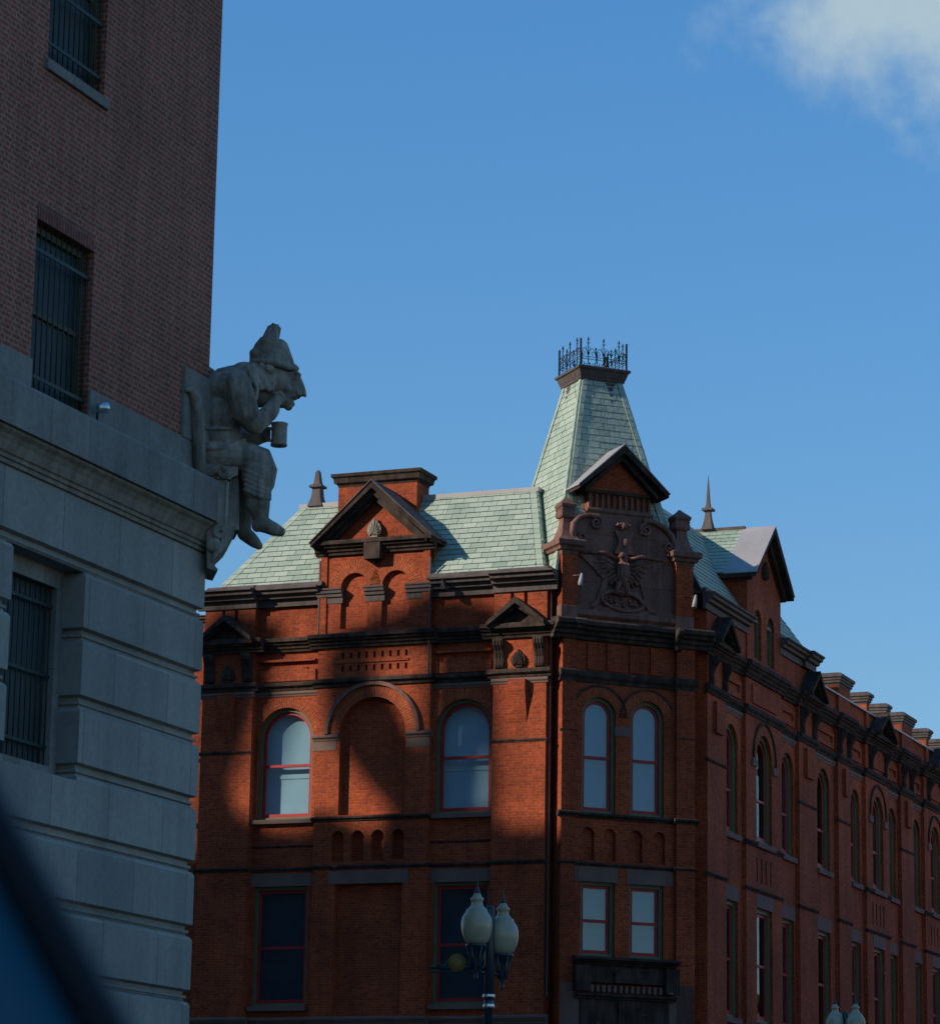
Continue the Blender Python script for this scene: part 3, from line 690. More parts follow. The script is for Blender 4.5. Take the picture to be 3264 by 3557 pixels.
# relief panel between two piers
panel = [(.28, 16.36), (3.12, 16.36), (3.12, 18.30), (3.16, 18.55), (3.02, 18.85), (2.78, 19.05), (2.5, 19.17), (.72, 19.17), (.46, 19.08), (.26, 18.86), (.18, 18.6), (.28, 18.40)]
MB(CH).prism(panel, -.35, 0).build('relief_panel', M['panel'], RB)
m = MB(CH); m.extr(prof('string', 0, 16.36, 16.66, .16), .3, 3.1); m.box(.3, 3.1, -.02, .06, 16.66, 16.78)
m.build('panel_base', M['terra'], RB)
for t0, t1 in ((-.10, .32), (3.08, 3.56)):
    c = (t0 + t1) / 2; h = (t1 - t0) / 2
    MB(CH).box(t0, t1, -.5, .16, 16.36, 18.12).build('pier', M['brick'], RB)
    MB(CH).box(t0 - .02, t1 + .02, -.5, .18, 16.36, 16.72).build('pier_base', M['terra'], RB, bevel=.01)
    MB(CH).stack(c, -.17, [(18.02, h + .01, .34), (18.1, h + .03, .36), (18.13, h + .09, .42), (18.2, h + .11, .44), (18.24, h + .17, .50), (18.36, h + .18, .51), (18.40, h + .12, .45)]).build('pier_cap', M['terra'], RB)
    m = MB(CH); m.stack(c, -.14, [(18.38, h + .10, .33), (18.5, h, .24), (18.66, h - .05, .18), (18.85, h - .09, .14), (18.98, h - .10, .13), (19.0, h - .05, .18), (19.06, h - .03, .2), (19.22, h - .05, .18), (19.28, h - .01, .22), (19.34, h - .01, .22), (19.5, .05, .06), (19.54, .03, .03)])
    for i in range(4):
        for j in range(3):
            a = (i + .5) * math.pi / 2; s_ = h * .95 - .02
            m.ell(m.P(c + (h - .02) * math.cos(a) * 1.1, -.14 + .2 * math.sin(a) * 1.1, 19.04 + j * .08), (.05, .05, .045), nu=8, nv=6)
    m.build('pier_finial', M['terra'], RB)
# scrolls and eagle relief
def spiral(m, tc, zc, r, turns, a0, sgn, o, rad):
    n = 26; pts = []
    for i in range(n + 1):
        k = i / n; a = R(a0) + sgn * turns * 2 * math.pi * k; q = r * (1 - .85 * k)
        pts.append(m.P(tc + q * math.cos(a), o, zc + q * math.sin(a)))
    m.tube(pts, [rad * (1 - .4 * i / n) for i in range(n + 1)], 7)
m = MB(CH)
m.tube([m.P(t, .04, z) for t, z in [(.30, 18.30), (.20, 18.55), (.25, 18.85), (.42, 19.04), (.66, 19.10), (.95, 19.10)]], [.07, .075, .075, .075, .07, .06], 8)
m.tube([m.P(t, .04, z) for t, z in [(3.10, 18.32), (3.12, 18.55), (3.00, 18.80), (2.78, 19.0), (2.5, 19.11), (2.2, 19.11)]], [.07, .075, .075, .075, .07, .06], 8)
spiral(m, .88, 18.93, .17, 1.6, 90, -1, .05, .05); spiral(m, .47, 18.52, .15, 1.5, 180, 1, .05, .05)
spiral(m, 2.28, 18.88, .17, 1.6, 90, 1, .05, .05); spiral(m, 2.93, 18.50, .16, 1.5, 0, -1, .05, .05)
m.split('scroll', M['terra'], RB)
m = MB(CH)
# crest above the eagle: vase shape with leaf top
m.prism([(1.38, 18.18), (1.98, 18.18), (1.82, 18.45), (1.86, 18.62), (1.92, 18.76), (1.80, 18.72), (1.72, 18.66), (1.64, 18.72), (1.56, 18.66), (1.44, 18.78), (1.40, 18.74), (1.48, 18.6), (1.50, 18.45)], -.02, .09)
m.ell(m.P(1.66, .09, 18.48), (.10, .05, .12), nu=10, nv=8); m.ell(m.P(1.62, .10, 18.90), (.09, .06, .09), nu=10, nv=8)
for k in range(-2, 3): m.tube([m.P(1.63, .06, 18.84), m.P(1.63 + k * .09, .09, 19.0 - abs(k) * .03)], [.03, .045], 6)
# ribbons falling either side
m.prism([(1.12, 17.55), (1.26, 17.55), (1.05, 16.95), (.80, 16.68), (.62, 16.68), (.90, 16.95)], -.02, .06)
m.prism([(2.10, 17.55), (2.22, 17.55), (2.45, 16.95), (2.62, 16.68), (2.40, 16.68), (2.25, 16.95)], -.02, .06)
m.prism([(1.3, 17.25), (2.15, 17.18), (2.15, 17.10), (1.3, 17.16)], -.02, .07)
m.split('panel_crest', M['terra'], RB)
m = MB(CH)
m.prism([(.34, 18.17), (.75, 18.10), (1.12, 18.04), (1.36, 18.02), (1.44, 17.75), (1.36, 17.42), (1.16, 17.44), (1.0, 17.58), (.86, 17.72), (.66, 17.88), (.46, 18.04)], -.02, .055)
m.prism([(1.76, 17.98), (1.92, 18.10), (2.3, 18.12), (3.02, 18.18), (2.8, 18.04), (2.62, 17.92), (2.42, 17.66), (2.22, 17.48), (2.0, 17.42), (1.8, 17.6)], -.02, .055)
for s, cx_ in ((-1, 1.42), (1, 1.78)):
    for row, (n_, L0, dz_, w_) in enumerate(((7, .66, -.05, .05), (6, .50, -.10, .045), (5, .34, -.14, .045))):
        for k in range(n_):
            a = k / (n_ - 1)
            L = L0 * (1 - .48 * a); ang = R(8 - 72 * a) if s > 0 else R(172 + 72 * a)
            c0 = Vector((cx_ + s * .05 * (1 - a), 18.02 - .32 * a + dz_))
            end = c0 + Vector((math.cos(ang), math.sin(ang))) * L
            mid = c0.lerp(end, .5) + Vector((0, .05 * (1 - a)))
            m.tube([m.P(c0.x, .05 + row * .02, c0.y), m.P(mid.x, .07 + row * .025, mid.y), m.P(end.x, .03 + row * .01, end.y)], [w_ * .8, w_, w_ * .35], 7)
    m.tube([m.P(cx_, .10, 18.05), m.P(cx_ + s * .35, .11, 18.16), m.P(cx_ + s * 1.06, .06, 18.12)], [.05, .055, .03], 8)
m.ell(m.P(1.60, .10, 17.70), (.19, .19, .36), nu=14, nv=10)
for z in range(4):
    for k in range(3): m.ell(m.P(1.50 + k * .09, .24, 17.60 + z * .09), (.05, .05, .06), nu=8, nv=6)
m.tube([m.P(1.60, .12, 17.95), m.P(1.60, .18, 18.1), m.P(1.52, .22, 18.13), m.P(1.43, .22, 18.06)], [.11, .10, .075, .025], 9)
for k in (-1, 1): m.tube([m.P(1.60 + k * .1, .12, 17.45), m.P(1.58 + k * .14, .10, 17.25), m.P(1.55 + k * .16, .12, 17.12)], [.09, .06, .04], 8)
for k in range(5): m.tube([m.P(1.62, .06, 17.45), m.P(1.52 + k * .06, .08, 17.1)], [.06, .03], 6)
m.build('eagle_relief', M['terra'], RB)
m = MB(CH); ov = [(1.62 + .58 * math.cos(2 * math.pi * i / 28), 16.97 + .24 * math.sin(2 * math.pi * i / 28) + .05 * math.cos(2 * math.pi * i / 28) * -1) for i in range(28)]
m.tube([m.P(t, .06, z) for t, z in ov + ov[:2]], .055, 7)
for k in range(20):
    a, r_ = random.random() * 6.28, random.random() ** .5
    m.tube([m.P(1.62 + .48 * r_ * math.cos(a), .0, 16.96 + .18 * r_ * math.sin(a)), m.P(1.62 + .48 * r_ * math.cos(a) + random.uniform(-.1, .1), .05, 16.96 + .18 * r_ * math.sin(a) + random.uniform(-.04, .08))], [.05, .025], 6)
m.build('cartouche', M['terra'], RB)
# arcaded block and gable crowning the tower front
GC = 1.52
hs = [hole(.86 + k * .165, .10, 19.36, 19.66, True) for k in range(10)]
MB(CH).wall(.72, 2.46, 19.17, 19.78, -.06, -.20, hs).build('arcade', M['terra'], RB)
MB(CH).box(.722, 2.458, -.13, -1.0, 19.0, 19.78).build('arcade_back', M['brick'], RB)
m = MB(CH); m.extr(prof('string', -.06, 19.17, 19.32, .06), .66, 2.52); m.split('string_course', M['terra'], RB)
MB(CH).prism([(.45, 19.76), (2.6, 19.76), (GC, 20.68)], -1.0, -.02).build('gable_wall', M['brick'], RB)
m = MB(CH)
for s in (-1, 1):
    m.prism([(GC, 20.95), (GC + s * 1.25, 19.80), (GC + s * 1.25, 19.70), (GC + s * .001, 20.74)], -1.7, .36)
    m.prism([(GC, 20.76), (GC + s * 1.02, 19.78), (GC + s * 1.02, 19.66), (GC + s * .001, 20.58)], -1.0, .20)
m.build('gable_roof', M['brown'], RB, bevel=.008)
m = MB(CH)
for s in (-1, 1): m.prism([(GC, 20.985), (GC + s * 1.28, 19.815), (GC + s * 1.28, 19.785), (GC, 20.945)], -1.7, .38)
m.split('gable_flashing', M['rmetal'], RB)
m = MB(CH); m.box(.55, 2.6, -1.0, .02, 19.72, 19.80); m.build('gable_soffit', M['brown'], RB)
# tower pyramid roof
TC, TO = 1.55, -1.655
def tw(i, j, z):
    h = .545 + (23.02 - z) * .2085 + max(0, 19.6 - z) * .05
    return CH.p(TC + i * h, TO + j * h, z)
ZB = 18.62
for (a, b) in (((-1, 1), (1, 1)), ((-1, -1), (-1, 1)), ((1, 1), (1, -1)), ((1, -1), (-1, -1))):
    zb_ = ZB if (a, b) == ((-1, 1), (1, 1)) else 17.6
    slates('tower_slates', [tw(*a, zb_), tw(*b, zb_), tw(*b, 23.0), tw(*a, 23.0)], RB, ex=.178, wd=.31, th=.022, lift=.30, hips=(1, 3), hipw=.13, hl=.022)
m = MB(CH); m.stack(TC, TO, [(22.90, .565, .565), (22.96, .575, .575), (22.98, .62, .62), (23.03, .63, .63), (23.10, .66, .66), (23.22, .70, .70), (23.24, .74, .74), (23.30, .745, .745), (23.33, .70, .70)])
m.build('tower_cap', M['metal'], RB)
m = MB(CH)
for j in (-.18, .22):   # pointed lead aprons hanging under the cap
    for side in (0, 1):
        def q(a, z):
            h = .545 + (23.02 - z) * .2085 + .035
            return CH.p(TC + a, TO + h, z) if side == 0 else CH.p(TC - h, TO + a, z)
        pl = [q(j - .14, 22.95), q(j + .14, 22.95), q(j + .05, 22.72), q(j + .06, 22.56), q(j, 22.36), q(j - .04, 22.60), q(j - .06, 22.74)]
        nn = CH.N if side == 0 else -CH.T
        if (side == 0) == (j > 0): m.add(pl + [p - nn * .04 for p in pl], [list(range(7)), list(range(7, 14))] + [(i, (i + 1) % 7, 7 + (i + 1) % 7, 7 + i) for i in range(7)])
m.split('lead_apron', M['metal'], RB)
# iron cresting
def cresting():
    posts, fin, scr = MB(CH), MB(CH), MB(CH)
    h = .655; z0 = 23.30
    cs = [(-h, h), (h, h), (h, -h), (-h, -h)]
    for a, b in cs: posts.box(TC + a - .017, TC + a + .022, TO + b - .022, TO + b + .022, z0, z0 + .74)
    posts.split('cresting_post', M['iron'], RB)
    for k in range(4):
        a, b = Vector(cs[k]), Vector(cs[(k + 1) % 4])
        P = lambda s, z: CH.p(TC + a.x + (b.x - a.x) * s, TO + a.y + (b.y - a.y) * s, z0 + z)
        for z in (.20, .27): scr.tube([P(0, z), P(1, z)], .008, 5)
        for i in range(13): scr.tube([P((i + .5) / 13, .20), P((i + .5) / 13, .27)], .006, 4)
        for i in range(3):
            s = (i + .5) / 3
            fin.tube([P(s, .08), P(s, .70)], .012, 6); fin.lathe(P(s, .70), [(.015, 0), (.03, .03), (.0, .12)], 6)
            fin.tube([P(s - .035, .66), P(s, .60), P(s + .035, .66)], .008, 5)
            for sg in (-1, 1):
                fin.tube([P(s, .34), P(s + sg * .03, .42), P(s + sg * .05, .50), P(s + sg * .035, .54)], .009, 5)
                scr.tube([P(s + sg * .165, .29), P(s + sg * .15, .42), P(s + sg * .09, .50), P(s + sg * .03, .44), P(s + sg * .015, .32)], .009, 5)
                scr.tube([P(s + sg * .11 + sg * .035 * math.cos(x), .36 + .05 * math.sin(x)) for x in [q * .6 for q in range(9)]], .008, 5)
        for s in (.333, .667): fin.tube([P(s, .10), P(s, .48)], .009, 5); fin.lathe(P(s, .46), [(.012, 0), (.028, .03), (0, .08)], 6)
    fin.build('cresting_finial', M['iron'], RB); scr.build('cresting_scrollwork', M['iron'], RB)
    st = MB(CH); st.tube([CH.p(TC + .1, TO + .6, 23.75), CH.p(TC - .05, TO + .66, 23.31)], .009, 5); st.lathe(CH.p(TC + .12, TO + .6, 23.3), [(.05, 0), (.06, .1), (.03, .2), (.035, .32), (0, .36)], 8); st.build('roof_pipe', M['iron'], RB)
    cb = MB(CH)
    for sx in (-1, 1): cb.tube([CH.p(TC + sx * .78, TO + .6 * -sx, 23.25), CH.p(TC + sx * .79, TO + .6 * -sx, 22.7), CH.p(TC + sx * .72, TO + .6 * -sx, 22.35)], .006, 4)
    cb.split('cable', M['iron'], RB)
cresting()
# portal head at the foot of the tower
m = MB(CH); m.extr(prof('cornice', 0, 7.80, 8.04, .42), .28, 3.12); m.box(.4, 3.0, -.05, .26, 7.42, 7.80); m.extr(prof('string', .2, 7.02, 7.16, .12), .35, 3.05); m.box(.5, 2.9, -.05, .18, 6.4, 7.02)
m.build('portal_hood', M['brown'], RB)
m = MB(CH)
for k in range(13): m.box(.72 + k * .155, .80 + k * .155, .2, .29, 7.19, 7.36)
m.build('dentil_row', M['lintel'], RB)
m = MB(CH); m.prism([(1.35, 7.42), (2.05, 7.42), (2.05, 7.66), (1.9, 7.76), (1.5, 7.76), (1.35, 7.66)], .2, .34); m.box(1.5, 1.95, .1, .24, 6.3, 7.0)
for t0 in (.30, 2.72): m.box(t0, t0 + .36, .1, .40, 7.2, 7.82)
m.split('portal_keystone', M['brown'], RB)
for t0, t1, z1 in ((.0, .55, 7.4), (2.9, 3.62, 7.45)): MB(CH).box(t0, t1, -.2, .13, 4, z1).build('portal_pier', M['lintel'], RB)

# ================================================================== RR, the long street side
WZ = dict(z0=11.56, zs=13.82, lz0=6.86, lz1=9.84)
rsegs = [('pier', 3.60, 5.20, 0.0), ('bay', 5.20, 6.92, -.12), ('mid', 6.92, 10.20, 0.0), ('bay', 10.20, 11.93, -.12), ('pier', 11.93, 13.65, 0.0), ('bay', 13.65, 15.98, -.12), ('pier', 15.98, 17.30, 0.0), ('bay', 17.30, 19.06, -.12),
         ('mid', 19.06, 21.75, 0.0), ('bay', 21.75, 23.26, -.12), ('pier', 23.26, 24.80, 0.0), ('bay', 24.80, 26.26, -.12), ('mid', 26.26, 29.0, 0), ('bay', 29.0, 30.5, -.12), ('pier', 30.5, 32, 0), ('bay', 32, 34, -.12), ('mid', 34, 37, 0)]
rwin = [(5.98, 1.16), (8.56, 1.42), (11.16, 1.16), (14.80, 1.30), (18.25, 1.02), (20.42, 1.25), (22.55, 1.0), (25.60, 1.05), (27.65, 1.2), (29.75, 1.0), (33, 1.2), (35.5, 1.2)]
for kind, t0, t1, o in rsegs:
    hs = []
    for c, w in rwin:
        if t0 < c < t1:
            hs += [hole(c, w, WZ['z0'], WZ['zs'] if kind != 'mid' else 13.76, True), hole(c, w, WZ['lz0'], WZ['lz1'], False)]
            if kind == 'mid':
                for k in range(4): hs.append([(c - .75 + k * .42, 10.5), (c - .62 + k * .42, 10.5), (c - .62 + k * .42, 11.15), (c - .75 + k * .42, 11.15)])
    MB(RR).wall(t0, t1, 0, 16.2, o, o - .30 if kind != 'pier' else -.8, hs).build('wall', M['brick'], RB)
m = MB(RR); m.box(5.0, 37, -.45, -.5, 10.2, 11.3); m.build('niche_back', M['brick'], RB)
for c, w in rwin:
    k = 'bay'
    for kind, t0, t1, o in rsegs:
        if t0 < c < t1: k, oo = kind, o
    zs_ = WZ['zs'] if k != 'mid' else 13.76
    lit = c in (8.56, 14.80)
    window(RB, RR, c, oo, w - .01, WZ['z0'], zs_, True, 12.72, (-w / 2, -.05, 12.2, 14.3) if lit else 'full', gl='glass' if not lit else 'glass_dark', depth=.24, cas=.10, sash=.09, bmat='blind' if lit else 'shade')
    lit2 = c in (5.98, 8.56, 14.80)
    window(RB, RR, c, oo, w - .01, WZ['lz0'], WZ['lz1'], False, 8.36, (-w / 2, .02 if c > 14 else -.12, 8.3, 9.8) if lit2 else 'full', gl='glass' if not lit2 else 'glass_dark', depth=.24, cas=.10, sash=.09, bmat='blind' if lit2 else 'shade')
    MB(RR).arc(c, zs_, w / 2 + .005, w / 2 + .28, oo - .05, oo + .01, 0, 180, 20).build('arch', M['arch'], RB)
    if k == 'mid':
        MB(RR).arc(c, zs_, w / 2 + .285, w / 2 + .36, oo - .05, oo + .05, 0, 180, 20).split('hood_mould', M['brown'], RB)
        m = MB(RR)
        for s in (-1, 1): m.box(c + s * (w / 2 + .24) - .2, c + s * (w / 2 + .24) + .2, -.05, .05, 13.52, 13.72)
        m.split('impost', M['lintel'], RB)
    MB(RR).box(c - w / 2 - .08, c + w / 2 + .08, oo - .3, oo + .012, 9.845, 10.20).split('lintel', M['lintel'], RB)
    MB(RR).box(c - w / 2 - .1, c + w / 2 + .1, oo - .3, oo + .09, 11.42, 11.558).build('sill', M['lintel'], RB)
    MB(RR).box(c - w / 2 - .1, c + w / 2 + .1, oo - .3, oo + .09, 6.72, 6.858).build('sill', M['lintel'], RB)
def rrun(name, mt, kind, z0, z1, d, sel=('pier', 'bay', 'mid'), top_t=99):
    mb = MB(RR)
    for kk, t0, t1, o in rsegs:
        if kk not in sel: continue
        e = 0 if kk == 'bay' else d * .8; dz = 0 if kk == 'bay' else .003
        mb.extr(prof(kind, o, z0 - dz, z1 + dz, d), t0 - e, t1 + e)
    return mb.split(name, M[mt], RB)
rrun('cornice', 'brown', 'cornice', 15.82, 16.24, .24)
rrun('string_course', 'brown', 'string', 14.84, 15.08, .10)
rrun('string_course', 'lintel', 'string', 14.66, 14.835, .05, sel=('bay',))
rrun('string_course', 'brown', 'string', 10.22, 10.32, .05, sel=('pier', 'mid'))
rrun('string_course', 'brown', 'string', 13.1, 13.18, .035, sel=('pier',))
rrun('sill_course', 'brown', 'string', 11.40, 11.53, .06, sel=('mid',))
rrun('base_course', 'lintel', 'cornice', 6.30, 6.56, .12)
for kind, t0, t1, o in rsegs:
    m = MB(RR)
    if kind == 'bay':
        a, b = t0 + .2, t1 - .2
        m.box(a, b, o - .05, o + .07, 15.5, 15.62); m.box(a, b, o - .05, o + .06, 15.16, 15.30); m.box(a, a + .14, o - .05, o + .06, 15.30, 15.5); m.box(b - .14, b, o - .05, o + .06, 15.30, 15.5)
    elif kind == 'mid': m.box(t0 + .5, t1 - .5, -.05, .045, 15.2, 15.7)
    else: m.box(t0 + .5, t1 - .5, -.05, .10, 13.9, 14.7)
    m.split('frieze_panel', M['brick'], RB)
for tc, hw in ((4.40, .80), (12.78, .84), (20.40, 1.05), (27.60, 1.05), (35.4, 1.05)):
    hood(RR, tc, hw, 16.2, 16.92, 0, RB, depth=.40)
    for s in (-1, 1): console(RR, tc + s * (hw - .22) - .12, tc + s * (hw - .22) + .12, 15.08, 15.8, 0, RB)
for tc in (16.6, 24.0): 
    for s in (-1, 1): console(RR, tc + s * .5 - .12, tc + s * .5 + .12, 15.08, 15.8, 0, RB)
# attic of the front block and its eave
MB(RR).box(3.6, 7.05, -.02, -1.0, 16.2, 17.0).build('wall', M['brick'], RB)
MB(RR).box(10.05, 12.95, -.02, -1.0, 16.2, 17.0).build('wall', M['brick'], RB)
m = MB(RR)
m.extr(prof('eave', 0, 16.97, 17.40, .30), 10.05, 13.2); m.extr(prof('eave', 0, 16.97, 17.40, .30), 3.35, 7.0)
m.box(10.06, 13.21, -.8, .03, 17.38, 17.52); m.box(3.36, 7.0, -.8, .03, 17.38, 17.52)
m.extr(prof('eave', .1, 16.96, 17.41, .30), 12.2, 13.26)
m.split('eave_cornice', M['metal'], RB)
# RR dormer
DR = 8.55
hs = [hole(c, .66, 16.42, 17.45, True) for c in (7.95, 9.15)]
MB(RR).wall(6.98, 10.12, 16.2, 18.7, 0.02, -.24, hs).build('wall', M['brick'], RB)
for c in (7.95, 9.15):
    window(RB, RR, c, 0.02, .65, 16.42, 17.45, True, 17.0, None, gl='glass_dark', depth=.22, cas=.08, sash=.06)
    MB(RR).arc(c, 17.45, .335, .58, -.02, .03, 0, 180, 16).build('arch', M['arch'], RB)
for t0 in (6.985, 9.97): MB(RR).box(t0, t0 + .145, -.24, -2.2, 16.9, 18.6).build('wall', M['brick'], RB)
MB(RR).prism([(6.99, 18.6), (10.11, 18.6), (DR, 19.98)], -.3, .015).build('wall', M['brick'], RB)
m = MB(RR); leaf(m, DR, 18.72, .5, .4, .05); m.build('leaf_boss', M['brown'], RB)
m = MB(RR)
for s in (-1, 1):
    m.prism([(DR, 20.16), (DR + s * 1.80, 18.58), (DR + s * 1.80, 18.46), (DR + s * .001, 19.98)], -1.1, .34)
    m.prism([(DR, 20.0), (DR + s * 1.62, 18.56), (DR + s * 1.62, 18.40), (DR + s * .001, 19.8)], -.3, .16)
m.build('dormer_roof', M['brown'], RB)
m = MB(RR)
for s in (-1, 1): m.prism([(DR, 20.20), (DR + s * 1.83, 18.595), (DR + s * 1.83, 18.565), (DR, 20.155)], -.55, .36)
m.split('dormer_flashing', M['rmetal'], RB)
def rrp(t, q, z): return K + e1 * t + e2 * q + Z * z
slates('slate_roof', [rrp(DR - 1.75, 2.2, 18.62), rrp(DR - 1.75, .54, 18.62), rrp(DR, .54, 20.16), rrp(DR, 3.2, 20.16)], RB)
slates('slate_roof', [rrp(DR + 1.75, .54, 18.62), rrp(DR + 1.75, 2.2, 18.62), rrp(DR, 3.2, 20.16), rrp(DR, .54, 20.16)], RB)
m = MB(RR); m.box(DR - .06, DR + .06, -.5, -3.2, 20.15, 20.24); m.build('ridge_cap', M['metal'], RB)
sq_finial(RR, DR, -1.55, [(20.2, .17, .17), (20.28, .14, .14), (20.5, .09, .09), (20.72, .07, .07), (20.74, .15, .15), (20.80, .15, .15), (20.83, .07, .07), (20.95, .05, .05), (21.4, .025, .025), (21.75, .006, .006)], 'roof_finial', 'metal', RB)
slates('slate_roof', [rrp(3.3, .08, ZE), rrp(13.15, .08, ZE), rrp(11.6, .10 + DP, ZE + DZ), rrp(4.6, .10 + DP, ZE + DZ)], RB, hips=(1,))
slates('slate_roof', [rrp(13.15, .08, ZE), rrp(13.15, 9, ZE), rrp(11.6, 8, ZE + DZ), rrp(11.6, .10 + DP, ZE + DZ)], RB, hips=(3,))
m = MB(RR); m.box(4.0, 11.6, -.10 - DP + .05, -6, ZE + DZ - .06, ZE + DZ + .05); m.build('ridge_cap', M['rmetal'], RB)
MB(RR).box(12.95, 13.1, -.3, -9, 10, 17.4).build('wall', M['brick'], RB)
# long parapet and its capped piers
m = MB(RR); m.box(13.0, 37, -.02, -.35, 16.2, 16.75); m.build('parapet', M['brick'], RB)
m = MB(RR); m.extr([(-.5, 16.75), (.08, 16.75), (.08, 16.8), (-.35, 17.02), (-.5, 17.02)], 13.05, 37); m.build('parapet_coping', M['rmetal'], RB)
for t0, t1, dpt, zt in ((15.9, 17.15, .62, 17.42), (19.02, 19.32, .50, 17.36), (21.2, 21.5, .50, 17.36), (23.28, 24.6, .62, 17.42), (26.4, 26.75, .5, 17.38), (28.7, 29.0, .5, 17.38), (30.5, 31.8, .62, 17.42)):
    c, h = (t0 + t1) / 2, (t1 - t0) / 2; oc = -dpt / 2 + .06
    MB(RR).box(t0, t1, .06, .06 - dpt, 16.2, zt - .32).build('parapet_pier', M['brick'], RB)
    MB(RR).stack(c, oc, [(zt - .36, h + .01, dpt / 2 + .01), (zt - .30, h + .02, dpt / 2 + .02), (zt - .29, h + .06, dpt / 2 + .06), (zt - .22, h + .06, dpt / 2 + .06), (zt - .21, h + .09, dpt / 2 + .09), (zt - .14, h + .09, dpt / 2 + .09), (zt - .13, h + .13, dpt / 2 + .13), (zt - .04, h + .13, dpt / 2 + .13), (zt, h + .05, dpt / 2 + .05)]).build('pier_cap', M['metal'], RB)
# back and roof deck of the block, so nothing shines through
MB(RR).box(13.1, 37, -.35, -12, 16.3, 16.5).build('flat_roof', M['under'], RB)
MB(RR).box(36.8, 37, -.3, -12, 0, 16.4).build('wall', M['brick'], RB)
MB(RR).box(1.8, 36.8, -11.8, -12, 0, 16.0).build('wall', M['brick'], RB)

# ================================================================== floodlights on the tower
def floodlight(p, d, label):
    t = thing('floodlight', p, label, 'floodlight', 'floodlights on the tower front')
    a = MB(); p = Vector(p); d = Vector(d)
    a.tube([p, p + d * .30], .018, 6); a.build('arm', M['terra'], t)
    h = MB(); hd = p + d * .30; h.tube([hd + Vector((0, 0, .04)), hd - Vector((.02, .03, .10)), hd - Vector((.05, .08, .30))], [.028, .048, .066], 10); h.build('lamp_head', M['white'], t)
floodlight(CH.p(.16, .10, 17.48), (CH.N + CH.T * .9).normalized(), 'small floodlight on a short arm, on the left pier beside the eagle relief')
floodlight(CH.p(3.30, .16, 17.22), (CH.N * .8 + CH.T).normalized(), 'white floodlight hanging from an arm, on the right pier of the tower front')

# ================================================================== LB, brick and stone building on the left
LB = thing('stone_base_building', LBF.O, 'dark brick building on a grey rusticated stone base with barred windows', 'building')
T0, DEEP = -75.0, 14.0
# upper brick wall with barred windows
cols = [-4.03, -8.9, -13.8, -18.7, -23.6, -28.5]
hs = []
for c in cols: hs += [hole(c, 1.42, 11.05, 13.17, False), hole(c + .06, 1.42, 15.19, 17.75, False), hole(c + .06, 1.42, 19.6, 22.1, False)]
MB(LBF).wall(T0, -.1, 11.0, 36, 0, -.30, hs).build('brick_wall', M['old_brick'], LB)
MB(LBF).box(-.4, -.10, -.30, -DEEP, 11.0, 36).build('brick_wall', M['old_brick'], LB)
MB(LBF).box(T0, T0 + .3, -.3, -DEEP, 0, 36).build('brick_wall', M['old_brick'], LB)
MB(LBF).box(T0, -.1, -DEEP, -DEEP - .3, 0, 36).build('brick_wall', M['old_brick'], LB)
MB(LBF).box(T0 - .3, .2, .3, -DEEP - .5, 36, 36.6).build('roof_slab', M['lime'], LB)
m = MB(LBF)
for c in cols[:2]: m.box(c - .71, c + .69, -.05, .006, 13.172, 13.38)
m.split('soldier_lintel', M['soldier'], LB)
def barred(c, z0, z1, w=1.42, z_bars=()):
    f = Frame(LBF.p(c, 0, 0), LBF.T, LBF.N); h = w / 2
    a = [(-h, z0), (h, z0), (h, z1), (-h, z1)]; b = [(-h + .08, z0 + .07), (h - .08, z0 + .07), (h - .08, z1 - .09), (-h + .08, z1 - .09)]
    m = MB(f); m.ring(a, b, -.14, -.24); m.box(-h + .08, h - .08, -.16, -.235, (z0 + z1) / 2 - .03, (z0 + z1) / 2 + .03)
    win = m.build('window', M['wood'], LB)
    g = MB(f); g.box(-h + .05, h - .05, -.20, -.205, z0 + .05, z1 - .05); g.build('pane', M['screen'], win)
    r_ = MB(f); r_.add([r_.P(t, q, z) for q in (-.26, -1.2) for t, z in ((-h - .1, z0 - .05), (h + .1, z0 - .05), (h + .1, z1 + .05), (-h - .1, z1 + .05))], [(4, 5, 6, 7), (0, 1, 5, 4), (1, 2, 6, 5), (2, 3, 7, 6), (3, 0, 4, 7)]); r_.build('interior', M['room'], win)
    gr = MB(f)
    for k in range(11):
        t = -h + .07 + (w - .14) * k / 10; gr.tube([gr.P(t, -.055, z0 + .03), gr.P(t, -.055, z1 - .02)], .0095, 6)
    for z in z_bars: gr.box(-h, h, -.045, -.062, z - .022, z + .022)
    gr.build('window_bars', M['bars'], win)
for c in cols[:2]:
    barred(c, 11.05, 13.17, z_bars=(11.28, 12.83)); barred(c + .06, 15.19, 17.75, z_bars=(15.45, 16.15, 17.4))
for c in cols[2:]: barred(c, 11.05, 13.17, z_bars=(11.28, 12.83))
m = MB(LBF)
for c in cols[:3]: m.box(c + .06 - .77, c + .06 + .78, -.2, .05, 15.05, 15.188)
m.split('window_sill', M['fascia'], LB, bevel=.008)
# plinth course, quoin block
for t0, t1 in [(-3.32, -.105)] + [(cols[i + 1] + .71, cols[i] - .71) for i in range(len(cols) - 1)]:
    MB(LBF).box(t0, t1, -.25, .035, 10.96, 11.43).build('plinth', M['fascia'], LB, bevel=.006)
    pass
MB(LBF).box(T0, -.105, -.27, .03, 10.96, 11.04).build('plinth', M['fascia'], LB)
MB(LBF).box(-.86, -.06, -1.2, .045, 11.432, 12.37).build('quoin_block', M['fascia'], LB, bevel=.01)
